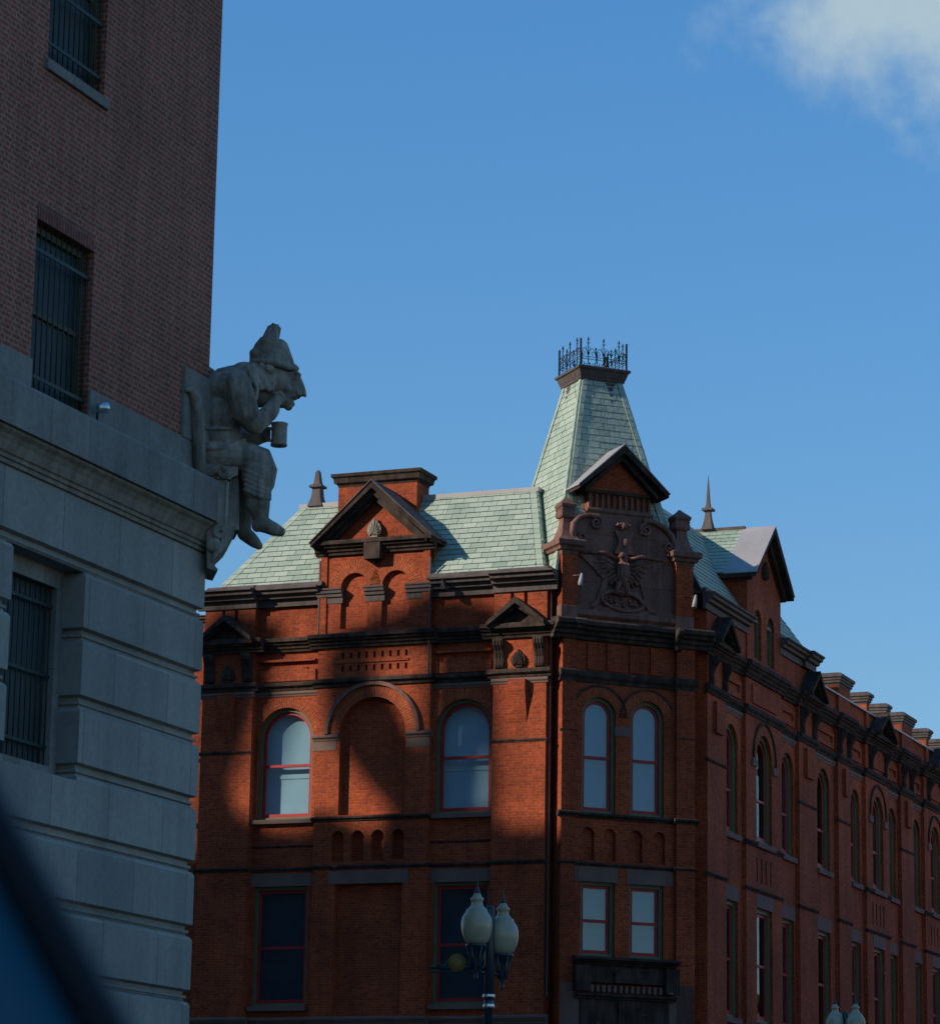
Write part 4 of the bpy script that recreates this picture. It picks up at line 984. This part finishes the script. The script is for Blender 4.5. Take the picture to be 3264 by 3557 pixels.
# profiled stone base: plan rectangle swollen by d(z)
def rstack(t0, t1, lv, e0, e1_, mt, name, ob=None):
    m = MB(LBF); pts = []
    for z, d in lv:
        a, b = t0 - d * e0, t1 + d * e1_
        pts += [m.P(a, d, z), m.P(b, d, z), m.P(b, -(ob or DEEP), z), m.P(a, -(ob or DEEP), z)]
    fs = [(0, 1, 2, 3), tuple(range(len(pts) - 4, len(pts)))]
    for k in range(len(lv) - 1): fs += [(4 * k + i, 4 * k + (i + 1) % 4, 4 * k + 4 + (i + 1) % 4, 4 * k + 4 + i) for i in range(4)]
    m.add(pts, fs); return m.build(name, M[mt], LB)
def courses(zlo, zhi):
    lv = [(zlo, 0.0)]
    z = 4.35 - .8167 * 5
    g = []
    while z < 10: g.append(z); z += .8167
    for z in g:
        if zlo < z - .12 and z + .09 < zhi:
            lv += [(z - .115, 0.0), (z - .075, -.022), (z - .055, -.062), (z - .03, -.062), (z - .022, -.040), (z + .012, -.036), (z + .02, -.078), (z + .06, -.07), (z + .085, 0.0)]
    if zlo == 9.205: lv = [(9.205, -.062), (9.228, -.040), (9.262, -.036), (9.27, -.078), (9.31, -.07), (9.335, 0)]
    if zhi == 9.205: return lv + [(9.135, 0), (9.175, -.022), (9.195, -.062), (9.205, -.062)]
    return lv + [(zhi, 0.0)]
rstack(T0, 0, courses(0, 6.66), 0, 1, 'lime', 'stone_base')
rstack(T0, 0, courses(9.205, 10.06), 0, 1, 'lime', 'stone_base')
scol = [-4.035, -8.9, -13.8, -18.7, -23.6, -28.5]
rstack(scol[0] + .865, 0, courses(6.66, 9.205), 1, 1, 'lime', 'stone_base')
for i in range(len(scol) - 1): rstack(scol[i + 1] + .865, scol[i] - .865, courses(6.66, 9.205), 1, 1, 'lime', 'stone_base', .9)
rstack(T0, 0, [(10.06, -.01), (10.062, .03), (10.10, .035), (10.105, .02), (10.12, .02), (10.125, .045), (10.155, .05), (10.16, .035), (10.175, .035), (10.19, .06), (10.23, .075), (10.30, .10), (10.36, .14), (10.40, .19), (10.405, .17), (10.44, .175)], 0, 1, 'cove', 'stone_cornice')
rstack(T0, 0, [(10.44, .12), (10.445, .225), (10.96, .225), (11.0, .20), (11.01, -.2)], 0, .9, 'fascia', 'stone_fascia')
for c in scol:
    f = Frame(LBF.p(c, 0, 0), LBF.T, LBF.N)
    a = [(-.89, 6.65), (.89, 6.65), (.89, 9.215), (-.89, 9.215)]; b = [(-.72, 6.82), (.72, 6.82), (.72, 8.98), (-.72, 8.98)]
    m = MB(f); m.ring(a, b, -.30, -.46); w_ = m.build('window', M['fascia'], LB)
    m = MB(f); m.box(-.72, .72, -.43, -.435, 6.82, 8.98); m.build('pane', M['screen'], w_)
    m = MB(f); m.add([m.P(t, q, z) for q in (-.47, -1.4) for t, z in ((-.85, 6.7), (.85, 6.7), (.85, 9.1), (-.85, 9.1))], [(4, 5, 6, 7), (0, 1, 5, 4), (1, 2, 6, 5), (2, 3, 7, 6), (3, 0, 4, 7)]); m.build('interior', M['room'], w_)
    m = MB(f)
    for k in range(12): m.tube([m.P(-.68 + k * .1236, -.36, 6.84), m.P(-.68 + k * .1236, -.36, 8.96)], .009, 6)
    for z in (7.05, 7.9, 8.75): m.box(-.72, .72, -.35, -.37, z - .02, z + .02)
    m.build('window_bars', M['bars'], w_)
# spotlight on the ledge
t = thing('spotlight', LBF.p(-3.25, .10, 11.0), 'small bright steel spotlight on the stone ledge under the barred window', 'spotlight')
m = MB(); p = LBF.p(-3.25, .10, 11.0); m.tube([p, p + Vector((0, 0, .14)), p + LBF.N * .03 + Vector((0, 0, .18))], .016, 6); m.build('stem', M['lampm'], t)
m = MB(); q = p + LBF.N * .05 + Vector((0, 0, .20)); dr = (LBF.T * .75 + LBF.N * .5 + Z * .25).normalized(); m.lathe(q - dr * .06, [(.03, 0), (.06, .02), (.07, .08), (.075, .14), (.06, .15)], 14, dr); m.build('lamp_head', M['steel'], t)

# ================================================================== the seated statue
SO = LBF.O + az(67) * 0.8
ST = thing('statue', Vector((SO.x, SO.y, 10.3)), 'grey stone statue of a seated figure in feathered hat, holding a mug', 'statue')
SX, SY = az(80), az(-10)                  # x forward, y to the figure's left
def sp_(px, py, y=0.0):                   # profile sheet coordinates -> world
    x = (.0679 + (px - 744) * .00175 * 1.124) * 1.02; z = 13.28 - (py - 95) * .001917
    return SO + SX * x + SY * y + Z * z - Vector((0, 0, 0))
def chain(m, pts, n=12, flat=1.0):
    """pts: (px, py, y, r)"""
    m.tube([sp_(a, b, y) for a, b, y, r in pts], [r for *_, r in pts], n)
    for a, b, y, r in (pts[0], pts[-1]): m.ell(sp_(a, b, y), (r * .98,) * 3, nu=12, nv=8)
def E_(m, px, py, y, rx, ry, rz, rot=0):
    Mx = Matrix((SX, SY, Z)).transposed() @ Matrix.Rotation(R(rot), 3, 'Y')
    m.ell(sp_(px, py, y), (rx, ry, rz), Mx, 18, 12)
def remesh(o, vox=.016, smooth=4):
    r = o.modifiers.new('remesh', 'REMESH'); r.mode = 'VOXEL'; r.voxel_size = vox; r.use_smooth_shade = True
    if smooth: q = o.modifiers.new('smooth', 'SMOOTH'); q.iterations = smooth; q.factor = .5
m = MB()
# trunk: hunched back rising straight to the hat, belly, hips
chain(m, [(400, 640, 0, .335), (385, 800, 0, .315), (380, 950, 0, .295)], 20)
chain(m, [(420, 600, 0, .325), (500, 560, 0, .30), (570, 530, 0, .26), (640, 520, 0, .22)], 20)
E_(m, 400, 610, 0, .30, .44, .28, 25); E_(m, 400, 800, 0, .30, .42, .35); E_(m, 395, 950, 0, .30, .40, .26); E_(m, 380, 1040, 0, .33, .36, .15, -8)
E_(m, 600, 510, 0, .27, .26, .25, 0); E_(m, 640, 560, 0, .19, .20, .27, 0); E_(m, 690, 590, 0, .13, .175, .2, 0)
# coat tails
E_(m, 320, 1030, -.02, .25, .39, .09, 0); E_(m, 430, 1015, -.2, .16, .18, .09, -22); E_(m, 430, 1015, .2, .16, .18, .09, -22)
# near arm: shoulder, elbow, forearm up to the cheek (figure's right, y<0)
chain(m, [(480, 590, -.40, .17), (505, 700, -.46, .18), (545, 820, -.45, .175), (590, 865, -.38, .145)])
chain(m, [(600, 868, -.37, .14), (660, 815, -.30, .125), (712, 735, -.24, .10), (735, 690, -.2, .085)])
chain(m, [(700, 775, -.23, .105), (722, 735, -.21, .10)])
# far arm: down to the mug
chain(m, [(470, 570, .36, .15), (500, 740, .44, .15), (560, 880, .40, .13), (640, 890, .28, .10), (690, 885, .20, .07)])
# sleeve creases
for k in range(5): chain(m, [(480 + k * 26, 690 + k * 42, -.62 + k * .03, .022), (530 + k * 22, 660 + k * 40, -.60 + k * .03, .024), (560 + k * 18, 700 + k * 30, -.42, .02)], 6)
for k in range(3): chain(m, [(610 + k * 30, 800 - k * 20, -.40, .018), (640 + k * 28, 850 - k * 28, -.38, .02), (672 + k * 18, 868 - k * 34, -.3, .018)], 6)
for k in range(4): chain(m, [(400 + k * 14, 720 + k * 40, -.38, .02), (440 + k * 12, 660 + k * 48, -.42, .03), (480, 640 + k * 44, -.40, .02)], 6)
chain(m, [(455, 500, -.40, .02), (430, 600, -.50, .03), (440, 720, -.54, .026), (480, 840, -.52, .02)], 6)
# lapel, collar, pocket flap, hem
chain(m, [(540, 450, -.24, .022), (575, 530, -.31, .026), (612, 610, -.33, .03), (604, 690, -.33, .026)], 8)
chain(m, [(560, 440, -.20, .045), (590, 500, -.26, .05), (608, 565, -.29, .05)], 8)
E_(m, 470, 620, -.30, .22, .20, .24, 10); E_(m, 470, 620, .30, .22, .20, .24, 10); E_(m, 870, 560, 0, .085, .09, .10, 20); E_(m, 545, 500, 0, .24, .28, .22, 20)
chain(m, [(285, 925, -.40, .02), (370, 922, -.42, .022), (440, 915, -.40, .02)], 6)
chain(m, [(220, 1065, -.36, .03), (330, 1062, -.42, .03), (430, 1040, -.40, .03), (540, 975, -.30, .028)], 8)
# thighs, knees, breeches
for sd in (-1, 1):
    dx = 0 if sd < 0 else -25
    chain(m, [(330, 1090, .19 * sd, .22), (450, 1085, .21 * sd, .215), (560, 1085, .21 * sd, .205), (650, 1110 + dx * -.2, .22 * sd, .20), (670 + dx, 1170, .22 * sd, .195), (660 + dx, 1260, .22 * sd, .185), (630 + dx * 2, 1330, .22 * sd, .165)])
    for k in range(5): chain(m, [(545 + dx, 1200 + k * 34, (.22 + .17) * sd, .026), (630 + dx, 1248 + k * 33, (.22 + .215) * sd, .034), (715 + dx, 1268 + k * 28, (.22 + .08) * sd, .036), (700 + dx, 1290 + k * 22, (.22 - .1) * sd, .024)], 6)
    chain(m, [(560 + dx, 1352, (.22 + .12) * sd, .035), (620 + dx, 1378, (.22 + .14) * sd, .04), (690 + dx, 1375, (.22) * sd, .045), (640 + dx, 1350, (.22 - .12) * sd, .035)], 8)
    E_(m, 640 + dx, 1215, .22 * sd, .235, .225, .25)
    # calves and buckled shoes
    kx = 0 if sd < 0 else -1
    if sd < 0:
        chain(m, [(640, 1350, -.22, .17), (645, 1430, -.22, .165), (665, 1490, -.22, .115), (668, 1535, -.22, .10)])
        chain(m, [(665, 1552, -.22, .10), (715, 1562, -.22, .10), (765, 1584, -.22, .09), (800, 1594, -.22, .065)])
        E_(m, 645, 1560, -.22, .075, .08, .09)
        chain(m, [(685, 1525, -.30, .03), (718, 1522, -.22, .035), (685, 1525, -.15, .03)], 6)
    else:
        chain(m, [(590, 1340, .20, .15), (575, 1430, .20, .15), (575, 1510, .20, .11), (580, 1560, .20, .10)])
        chain(m, [(585, 1570, .22, .10), (622, 1598, .22, .095), (658, 1630, .22, .08), (684, 1652, .22, .055)])
        E_(m, 580, 1578, .22, .075, .08, .085)
# neck and head, leaning forward on the fist
chain(m, [(600, 500, 0, .18), (690, 500, 0, .17)])
E_(m, 735, 505, 0, .25, .21, .235, 10); E_(m, 800, 520, 0, .16, .165, .16, 15); E_(m, 690, 480, 0, .2, .2, .2)
E_(m, 850, 470, 0, .095, .15, .08, 30)                                # brow
chain(m, [(870, 450, -.13, .035), (900, 452, 0, .04), (870, 450, .13, .035)], 8)
E_(m, 820, 565, -.10, .09, .075, .065, 35); E_(m, 820, 565, .10, .09, .075, .065, 35)   # cheeks
chain(m, [(885, 470, 0, .058), (905, 530, 0, .072), (928, 572, 0, .056), (946, 594, 0, .026)], 12)   # long hooked nose
E_(m, 925, 578, 0, .05, .06, .045, 40); E_(m, 898, 592, -.06, .05, .038, .04, 30); E_(m, 898, 592, .06, .05, .038, .04, 30)
chain(m, [(835, 600, -.11, .022), (868, 612, -.07, .028), (885, 618, 0, .03), (868, 612, .07, .028), (835, 600, .11, .022)], 8)  # upper lip
E_(m, 815, 600, 0, .13, .13, .09, 40)
chain(m, [(800, 640, -.09, .035), (840, 655, -.05, .045), (858, 660, 0, .05), (840, 655, .05, .045), (800, 640, .09, .035)], 8)  # lower lip
E_(m, 838, 680, 0, .058, .075, .055, 20); E_(m, 790, 650, 0, .09, .10, .085)
for s in (-1, 1):
    E_(m, 842, 478, .115 * s, .036, .03, .028); chain(m, [(820, 462, .14 * s, .016), (845, 455, .14 * s, .018), (868, 468, .12 * s, .016)], 6); chain(m, [(822, 492, .14 * s, .014), (845, 500, .14 * s, .016), (866, 492, .12 * s, .014)], 6)
    E_(m, 700, 500, .20 * s, .06, .03, .085)                          # ear
    for k in range(22):                                              # curls of hair and whiskers
        a = random.random(); b = random.random(); E_(m, 610 + 110 * a, 420 + 190 * b, (.19 + .05 * random.random()) * s, .042, .035, .046)
# the near fist against the cheek
E_(m, 748, 665, -.185, .075, .06, .085, 20)
for k in range(4): chain(m, [(735 + k * 12, 625 - k * 2, -.225 + k * .012, .026), (768 + k * 10, 612 + k * 6, -.225 + k * .02, .028), (785 + k * 5, 632 + k * 9, -.19 + k * .012, .025), (772 + k * 4, 650 + k * 6, -.165, .022)], 7)
chain(m, [(745, 690, -.19, .032), (778, 680, -.15, .03), (796, 660, -.12, .025)], 7)
# the far hand round the mug handle
E_(m, 700, 885, .17, .06, .06, .075)
for k in range(4): chain(m, [(688, 855 + k * 20, .20, .024), (712, 850 + k * 20, .14, .025), (724, 858 + k * 20, .09, .022), (708, 862 + k * 20, .065, .02)], 7)
chain(m, [(690, 842, .16, .028), (712, 828, .12, .026), (728, 832, .08, .022)], 7)
fig = m.build('figure', M['stone'], ST, smooth=True); remesh(fig, .012, 2)
# hat: soft peaked crown with a band and turned brim, leaning back
m = MB(); n = 28; rings = []
for k, (px, py, rx, ry) in enumerate([(726, 428, .30, .235), (729, 412, .335, .265), (732, 398, .335, .26), (735, 388, .285, .235), (737, 365, .270, .225), (742, 330, .245, .205), (752, 290, .190, .165), (762, 250, .140, .125), (768, 220, .10, .09), (770, 204, .05, .05), (770, 200, .01, .01)]):
    c = sp_(px, py); tilt = R(9)
    rings.append([c + (SX * math.cos(tilt) - Z * math.sin(tilt)) * rx * math.cos(2 * math.pi * i / n) + SY * ry * math.sin(2 * math.pi * i / n) + Z * (.0) for i in range(n)])
m.add([p for r_ in rings for p in r_], [(k * n + i, k * n + (i + 1) % n, (k + 1) * n + (i + 1) % n, (k + 1) * n + i) for k in range(len(rings) - 1) for i in range(n)] + [tuple(range(n))], True)
m.tube([sp_(585, 372), sp_(622, 325), sp_(655, 265), sp_(680, 210)], [.05, .10, .11, .09], 12)
m.ell(sp_(640, 345), (.17, .17, .10), Matrix((SX, SY, Z)).transposed() @ Matrix.Rotation(R(35), 3, 'Y'))
m.ell(sp_(690, 285), (.20, .17, .17), Matrix((SX, SY, Z)).transposed())
for k in range(9):
    a = R(-80 + 20 * k); m.tube([sp_(738, 372) + SX * .24 * math.cos(a) - SY * .22 * abs(math.sin(a)) * (1 if k != 4 else 0), sp_(738, 372) + SX * .235 * math.cos(a + .3) - SY * .21 * abs(math.sin(a + .3))], .02, 6)
m.tube([sp_(860, 392), sp_(885, 402), sp_(902, 410)], [.05, .04, .012], 8)
m.tube([sp_(578, 372), sp_(600, 355), sp_(640, 340)], [.03, .05, .05], 8)
hat = m.build('hat', M['stone'], ST, smooth=True); remesh(hat, .016, 3)
m = MB()
m.tube([sp_(672, 330, -.05), sp_(690, 250, -.06), sp_(706, 190, -.05), sp_(715, 135, -.02), sp_(755, 105, 0)], [.13, .125, .105, .08, .03], 12)
for k in range(10):
    f = k / 9; bx, by = 672 - 20 * math.sin(f * 2.0) + 62 * f * f, 300 - 190 * f
    m.tube([sp_(bx + 22, by + 10, -.05), sp_(bx - 8, by - 14, -.06)], [.035, .012], 6)
    if k > 3: m.tube([sp_(735 + k * 2, 250 - 16 * k + 30, -.03), sp_(752 + k * 2.2, 232 - 15 * k + 26, -.03)], [.03, .012], 6)
ft = m.build('hat_feather', M['stone'], ST, smooth=True); remesh(ft, .012, 1)
m = MB(); c = sp_(782, 966, .0); m.lathe(c, [(.0, 0), (.108, 0), (.112, .02), (.104, .04), (.104, .27), (.112, .285), (.112, .31), (.095, .31), (.09, .05), (0, .05)], 26)
m.tube([sp_(735, 845, .0), sp_(705, 842, .05), sp_(690, 880, .08), sp_(705, 925, .05), sp_(735, 930, .0)], .022, 8); m.build('mug', M['stone'], ST)
# chair: curved back against the quoin, scrolled seat rail, front leg, ornamental bracket below
m = MB()
def rib(pts, y0, y1):
    n_ = len(pts); m.add([sp_(a, b, y0) for a, b in pts] + [sp_(a, b, y1) for a, b in pts], [list(range(n_)), list(range(n_, 2 * n_))] + [(i, (i + 1) % n_, n_ + (i + 1) % n_, n_ + i) for i in range(n_)])
def lp(t, o, z): return LBF.p(t, o, z)
pr_ = [(-.86, 12.05), (-.78, 12.09), (-.66, 12.05), (-.60, 11.9), (-.57, 11.6), (-.54, 11.3), (-.50, 11.0), (-.20, 10.98), (-.16, 12.1), (-.50, 12.12), (-.62, 12.16), (-.80, 12.16), (-.88, 12.10)]
b0 = [lp(-.88, .06, 12.04), lp(-.78, .08, 12.08), lp(-.66, .10, 12.0), lp(-.60, .11, 11.8), lp(-.56, .12, 11.5), lp(-.52, .12, 11.2), lp(-.44, .12, 11.0)]
m.tube(b0, [.025, .055, .075, .085, .085, .08, .07], 12)
m.build('chair_back', M['stone'], ST, bevel=.01)
m = MB()
rib([(150, 1165), (500, 1180), (500, 1235), (450, 1262), (330, 1270), (150, 1200)], -.40, .40)
m.tube([sp_(170, 1185, -.42), sp_(250, 1240, -.43), sp_(320, 1235, -.43), sp_(380, 1195, -.43), sp_(420, 1215, -.43)], [.04, .055, .06, .055, .05], 8)
for (px, py, r_, sg) in ((238, 1205, .07, 1), (402, 1232, .07, -1)):
    m.tube([sp_(px, py, -.44) + SX * (r_ * (1 - .8 * k / 16)) * math.cos(k * .62 * sg) + Z * (r_ * (1 - .8 * k / 16)) * math.sin(k * .62 * sg) for k in range(17)], [.03 * (1 - .4 * k / 16) for k in range(17)], 7)
rib([(365, 1262), (455, 1262), (455, 1275), (365, 1275)], -.44, .44)
m.build('chair_seat', M['stone'], ST, bevel=.008)
m = MB()
rib([(335, 1272), (432, 1272), (432, 1604), (335, 1590)], -.40, .40); rib([(420, 1180), (505, 1180), (520, 1400), (525, 1612), (420, 1602)], -.30, .30)
rib([(350, 1290), (420, 1290), (418, 1592), (350, 1580)], -.43, .40)
m.tube([sp_(338, 1290, -.42), sp_(338, 1590, -.42)], .03, 8); m.tube([sp_(430, 1290, -.42), sp_(430, 1596, -.42)], .03, 8)
m.build('chair_front', M['stone'], ST, bevel=.012)
m = MB()
bo = 92
def rb(pts, y0, y1): rib([(a_ + bo, b_) for a_, b_ in pts], y0, y1)
rb([(250, 1585), (400, 1600), (397, 1640), (385, 1690), (360, 1740), (325, 1780), (297, 1810), (280, 1845), (280, 1878), (300, 1898), (297, 1910), (265, 1905), (230, 1893), (215, 1600)], -.40, .26)
rb([(280, 1590), (402, 1602), (390, 1650), (350, 1740), (295, 1805), (265, 1852), (258, 1852), (266, 1790), (310, 1730), (312, 1650)], -.46, .26)
m.tube([sp_(300 + bo, 1650, -.46) + SX * (.085 * (1 - .82 * k / 20)) * math.cos(1.2 + k * .55) + Z * (.085 * (1 - .82 * k / 20)) * math.sin(1.2 + k * .55) for k in range(21)], [.035 * (1 - .4 * k / 20) for k in range(21)], 7)
m.ell(sp_(262 + bo, 1735, -.44), (.10, .06, .10)); m.ell(sp_(280 + bo, 1745, -.45), (.05, .05, .08))
m.build('bracket', M['stone'], ST, bevel=.012)
m = MB(); m.tube([sp_(330, 458, .1), sp_(290, 425, .1), sp_(245, 400, .1), sp_(190, 392, .1)], [.05, .035, .035, .04], 8); m.build('wall_anchor', M['stone'], ST)

# ================================================================== street lamps
def lamp(base, yaw, label):
    t = thing('street_lamp', base, label, 'street lamp', 'twin globe street lamps')
    b = Vector(base); ax = az(yaw)
    m = MB(); m.lathe(b, [(.0, 0), (.24, 0), (.24, .12), (.19, .2), (.15, .5), (.16, .55), (.11, .62), (.085, 1.0), (.058, 1.1), (.056, 4.52), (.066, 4.53), (.066, 4.62), (.05, 4.63)], 20)
    m.lathe(b, [(.055, 4.6), (.055, 4.70), (.066, 4.71), (.066, 5.86), (.045, 5.90), (0, 5.91)], 14); m.build('pole', M['lampm'], t)
    m = MB(); m.lathe(b, [(.082, 4.66), (.086, 4.68), (.082, 4.70)], 16); m.lathe(b, [(.075, 4.52), (.082, 4.54), (.075, 4.57)], 16); m.split('collar', M['steel'], t)
    for s in (-1, 1):
        g = b + ax * (.235 * s) - Z * (.10 if s > 0 and label.startswith('near') else 0)
        m = MB(); m.tube([b + Z * 5.02, b + ax * (.12 * s) + Z * 4.98, g + Z * 5.06], .022, 8)
        m.lathe(g + Z * 4.86, [(.0, 0), (.02, .02), (.03, .06), (.022, .1), (.045, .14), (.05, .2), (.075, .34), (.10, .44), (.145, .47), (.15, .5), (.12, .51)], 16)
        for k in range(6):
            a = k * math.pi / 3; d = Vector((math.cos(a), math.sin(a), 0)); m.tube([g + Z * 5.02 + d * .05, g + Z * 5.15 + d * .075, g + Z * 5.33 + d * .135], .014, 5)
        m.build('lamp_arm', M['lampm'], t)
        m = MB(); m.lathe(g + Z * 5.36, [(.02, 0), (.125, .0), (.165, .05), (.195, .13), (.212, .22), (.214, .30), (.20, .37), (.17, .42), (.148, .445), (.148, .47), (.105, .50), (.08, .535), (.072, .58), (.088, .60), (.088, .63), (.06, .65), (.045, .69), (.03, .72)], 26); gl = m.build('globe', M['opal'], t)
        m = MB(); m.lathe(g + Z * 6.06, [(.05, 0), (.035, .03), (.02, .06), (.012, .10), (.006, .19), (0, .2)], 12); m.build('finial', M['lampm'], gl)
    return t
lp = lamp((0.37, 43.0, -.03), 50, 'near street lamp with two cream acorn globes and a bracket arm with a gold disc')
bx = Vector((.37, 43.0, 0)); m = MB(); aa = az(-90)
m.tube([bx + Z * 5.02 + aa * .05, bx + Z * 5.02 + aa * .80], .022, 8); m.tube([bx + Z * 4.96 + aa * .05, bx + Z * 4.96 + aa * .80], .012, 6)
m.tube([bx + Z * 5.06 + aa * .14, bx + Z * 5.04 + aa * .24, bx + Z * 5.12 + aa * .31], .02, 6); m.tube([bx + Z * 5.06 + aa * .72, bx + Z * 5.04 + aa * .60, bx + Z * 5.12 + aa * .55], .02, 6)
m.build('banner_arm', M['lampm'], lp)
m = MB(); m.lathe(bx + Z * 5.085 + aa * .44 + Vector((0, -.03, 0)), [(0, 0), (.115, 0), (.125, .01), (.125, .035), (0, .04)], 28, (0, -1, 0)); m.build('medallion', M['gold'], lp)
lamp((8.55, 70.5, .50), 112, 'distant street lamp with twin globes in front of the long brick street side')

# ================================================================== the car the picture was taken from
def camray(x, y, d):                      # point in front of the viewer, used to stand the pillar at arm's length
    s_ = 3264 / 1848
    v = rt * ((x * s_ - 1632) / 10878) + dn * ((y * s_ - 1778.5) / 10878) + f0
    return Vector((0, 0, CAMZ)) + v.normalized() * d
CAR = thing('car', (-.1, .95, 0), 'dark blue car whose windscreen pillar with a black rubber edge crosses the lower left corner', 'car')
a0, a1 = camray(-325, 960, 1.12), camray(559, 2560, .98)
ax = (a1 - a0).normalized(); right = ax.cross(Vector((0, 1, 0))).normalized()
if right.x < 0: right = -right
fw = right.cross(ax).normalized()
if fw.y < 0: fw = -fw
def bar(x0, x1, y0, y1, name, mt, bev):
    m = MB(); A0, A1 = a0 - ax * .3, a1 + ax * .12
    m.add([P + right * x + fw * y for P in (A0, A1) for x, y in ((x0, y0), (x1, y0), (x1, y1), (x0, y1))], [(0, 1, 2, 3), (4, 5, 6, 7), (0, 1, 5, 4), (1, 2, 6, 5), (2, 3, 7, 6), (3, 0, 4, 7)])
    return m.build(name, M[mt], CAR, bevel=bev)
bar(-.013, .0, -.01, .02, 'window_seal', 'seal', .004)
bar(-.18, -.0132, -.006, .05, 'windscreen_pillar', 'carblue', .012)
m = MB(); m.box(-1.2, .9, 1.0, 1.9, .85, 1.02); m.build('bonnet', M['carblue'], CAR, bevel=.05)
m = MB(); m.box(-1.2, .9, .55, .99, .8, 1.1); m.build('dashboard', M['trim'], CAR, bevel=.04)

# ================================================================== ground, road, pavements
def gz(y): return max(0, min(1, (y - 46) / 26)) * .5
m = MB()
ys = [-400, -40, 46, 59, 72, 400]
m.add([Vector((x, y, gz(y) - .06)) for y in ys for x in (-600, 600)], [(2 * i, 2 * i + 1, 2 * i + 3, 2 * i + 2) for i in range(5)]); struct('ground', m, M['earth'])
m = MB(); fr = Frame((6, 40, 0), az(22), az(112))
m.add([fr.p(t, o, gz((fr.p(t, o, 0)).y) - .05) for t in (-90, 6, 20, 34, 110) for o in (-9, 6)], [(2 * i, 2 * i + 1, 2 * i + 3, 2 * i + 2) for i in range(4)]); struct('road', m, M['asphalt'])
m = MB()
for k in range(-6, 10): m.add([fr.p(t, o, gz(fr.p(t, o, 0).y) - .042) for t in (k * 6, k * 6 + 3) for o in (-1.55, -1.43)], [(0, 1, 3, 2)])
struct('road_marking', m, M['paint'])
m = MB(LBF); m.box(-60, .8, 0.1, 3.0, -.2, .09); struct('pavement', m, M['pave'])
m = MB(RR); m.box(-3, 60, .1, 3.6, -.2, .50); struct('pavement', m, M['pave'])

# ================================================================== unseen buildings added to shade the brick building
OB = thing('shade_building', (-42, 60, 0), 'tall pale block out of view, added to shade the sunlit brick side', 'building')  # stands out of view, added to put the lower storeys in shadow
D_ = 50.0
def oc(q, z, d=D_): return K + e2 * q + Z * z - LDIR * d
OS = thing('brick_row', (27, 66, 0), 'unseen row of brick buildings across the street, added to block sky light', 'building')  # unseen row, added to cut the sky light on tower and street side
MB(RR).box(2, 140, 24, 36, 0, 13).build('wall', M['old_brick'], OS)
MB(RR).box(1.6, 140.4, 23.6, 36.4, 13, 13.5).build('cornice', M['brown'], OS)
f3 = Frame(oc(7.5, 0) - Z * (oc(7.5, 0).z), e2, -e1)
ztop = oc(0, 11.15).z
m = MB(f3); m.box(-30, 40, 0, 12, 0, ztop); m.build('wall', M['lime'], OB)
m = MB()
def blob(path):  # unseen tubes shaped to throw soft shadow patches on the sunlit side: (q, z, radius)
    m.tube([oc(q, z) for q, z, r in path], [r for *_, r in path], 12)
    for q, z, r in (path[0], path[-1]): m.ell(oc(q, z), (r, r, r))
blob([(8.6, 10.6, .9), (9.2, 11.0, .5)])
blob([(11.9, 10.5, .9), (12.3, 12.6, .6), (12.0, 14.0, .72), (11.7, 15.5, .85), (11.5, 16.35, .62)]); blob([(11.2, 10.8, .7), (9.6, 10.9, .45), (8.8, 11.0, .6)])
blob([(10.8, 16.2, .25), (10.75, 16.6, .25)])
blob([(6.2, 10.8, .9), (6.5, 11.9, .75), (7.15, 12.7, .85), (7.8, 13.5, .82), (8.2, 14.5, .70), (8.4, 15.4, .55), (8.2, 16.0, .42), (7.5, 16.2, .42), (6.6, 16.4, .5), (5.6, 16.5, .6), (4.9, 16.4, .5)])
blob([(5.3, 10.8, .8), (5.5, 11.3, .7)]); blob([(5.4, 16.2, .7), (5.35, 15.4, .66), (5.3, 14.7, .60)]); blob([(5.95, 11.4, .42), (5.95, 12.6, .36), (5.85, 13.6, .42), (5.7, 14.6, .5)]); blob([(4.7, 11.4, .42), (4.62, 12.5, .34), (4.7, 13.6, .36), (4.9, 14.6, .45)])
m.build('shadow_tubes', M['lime'], OB)  # added shadow caster for the sunlit side, never in view
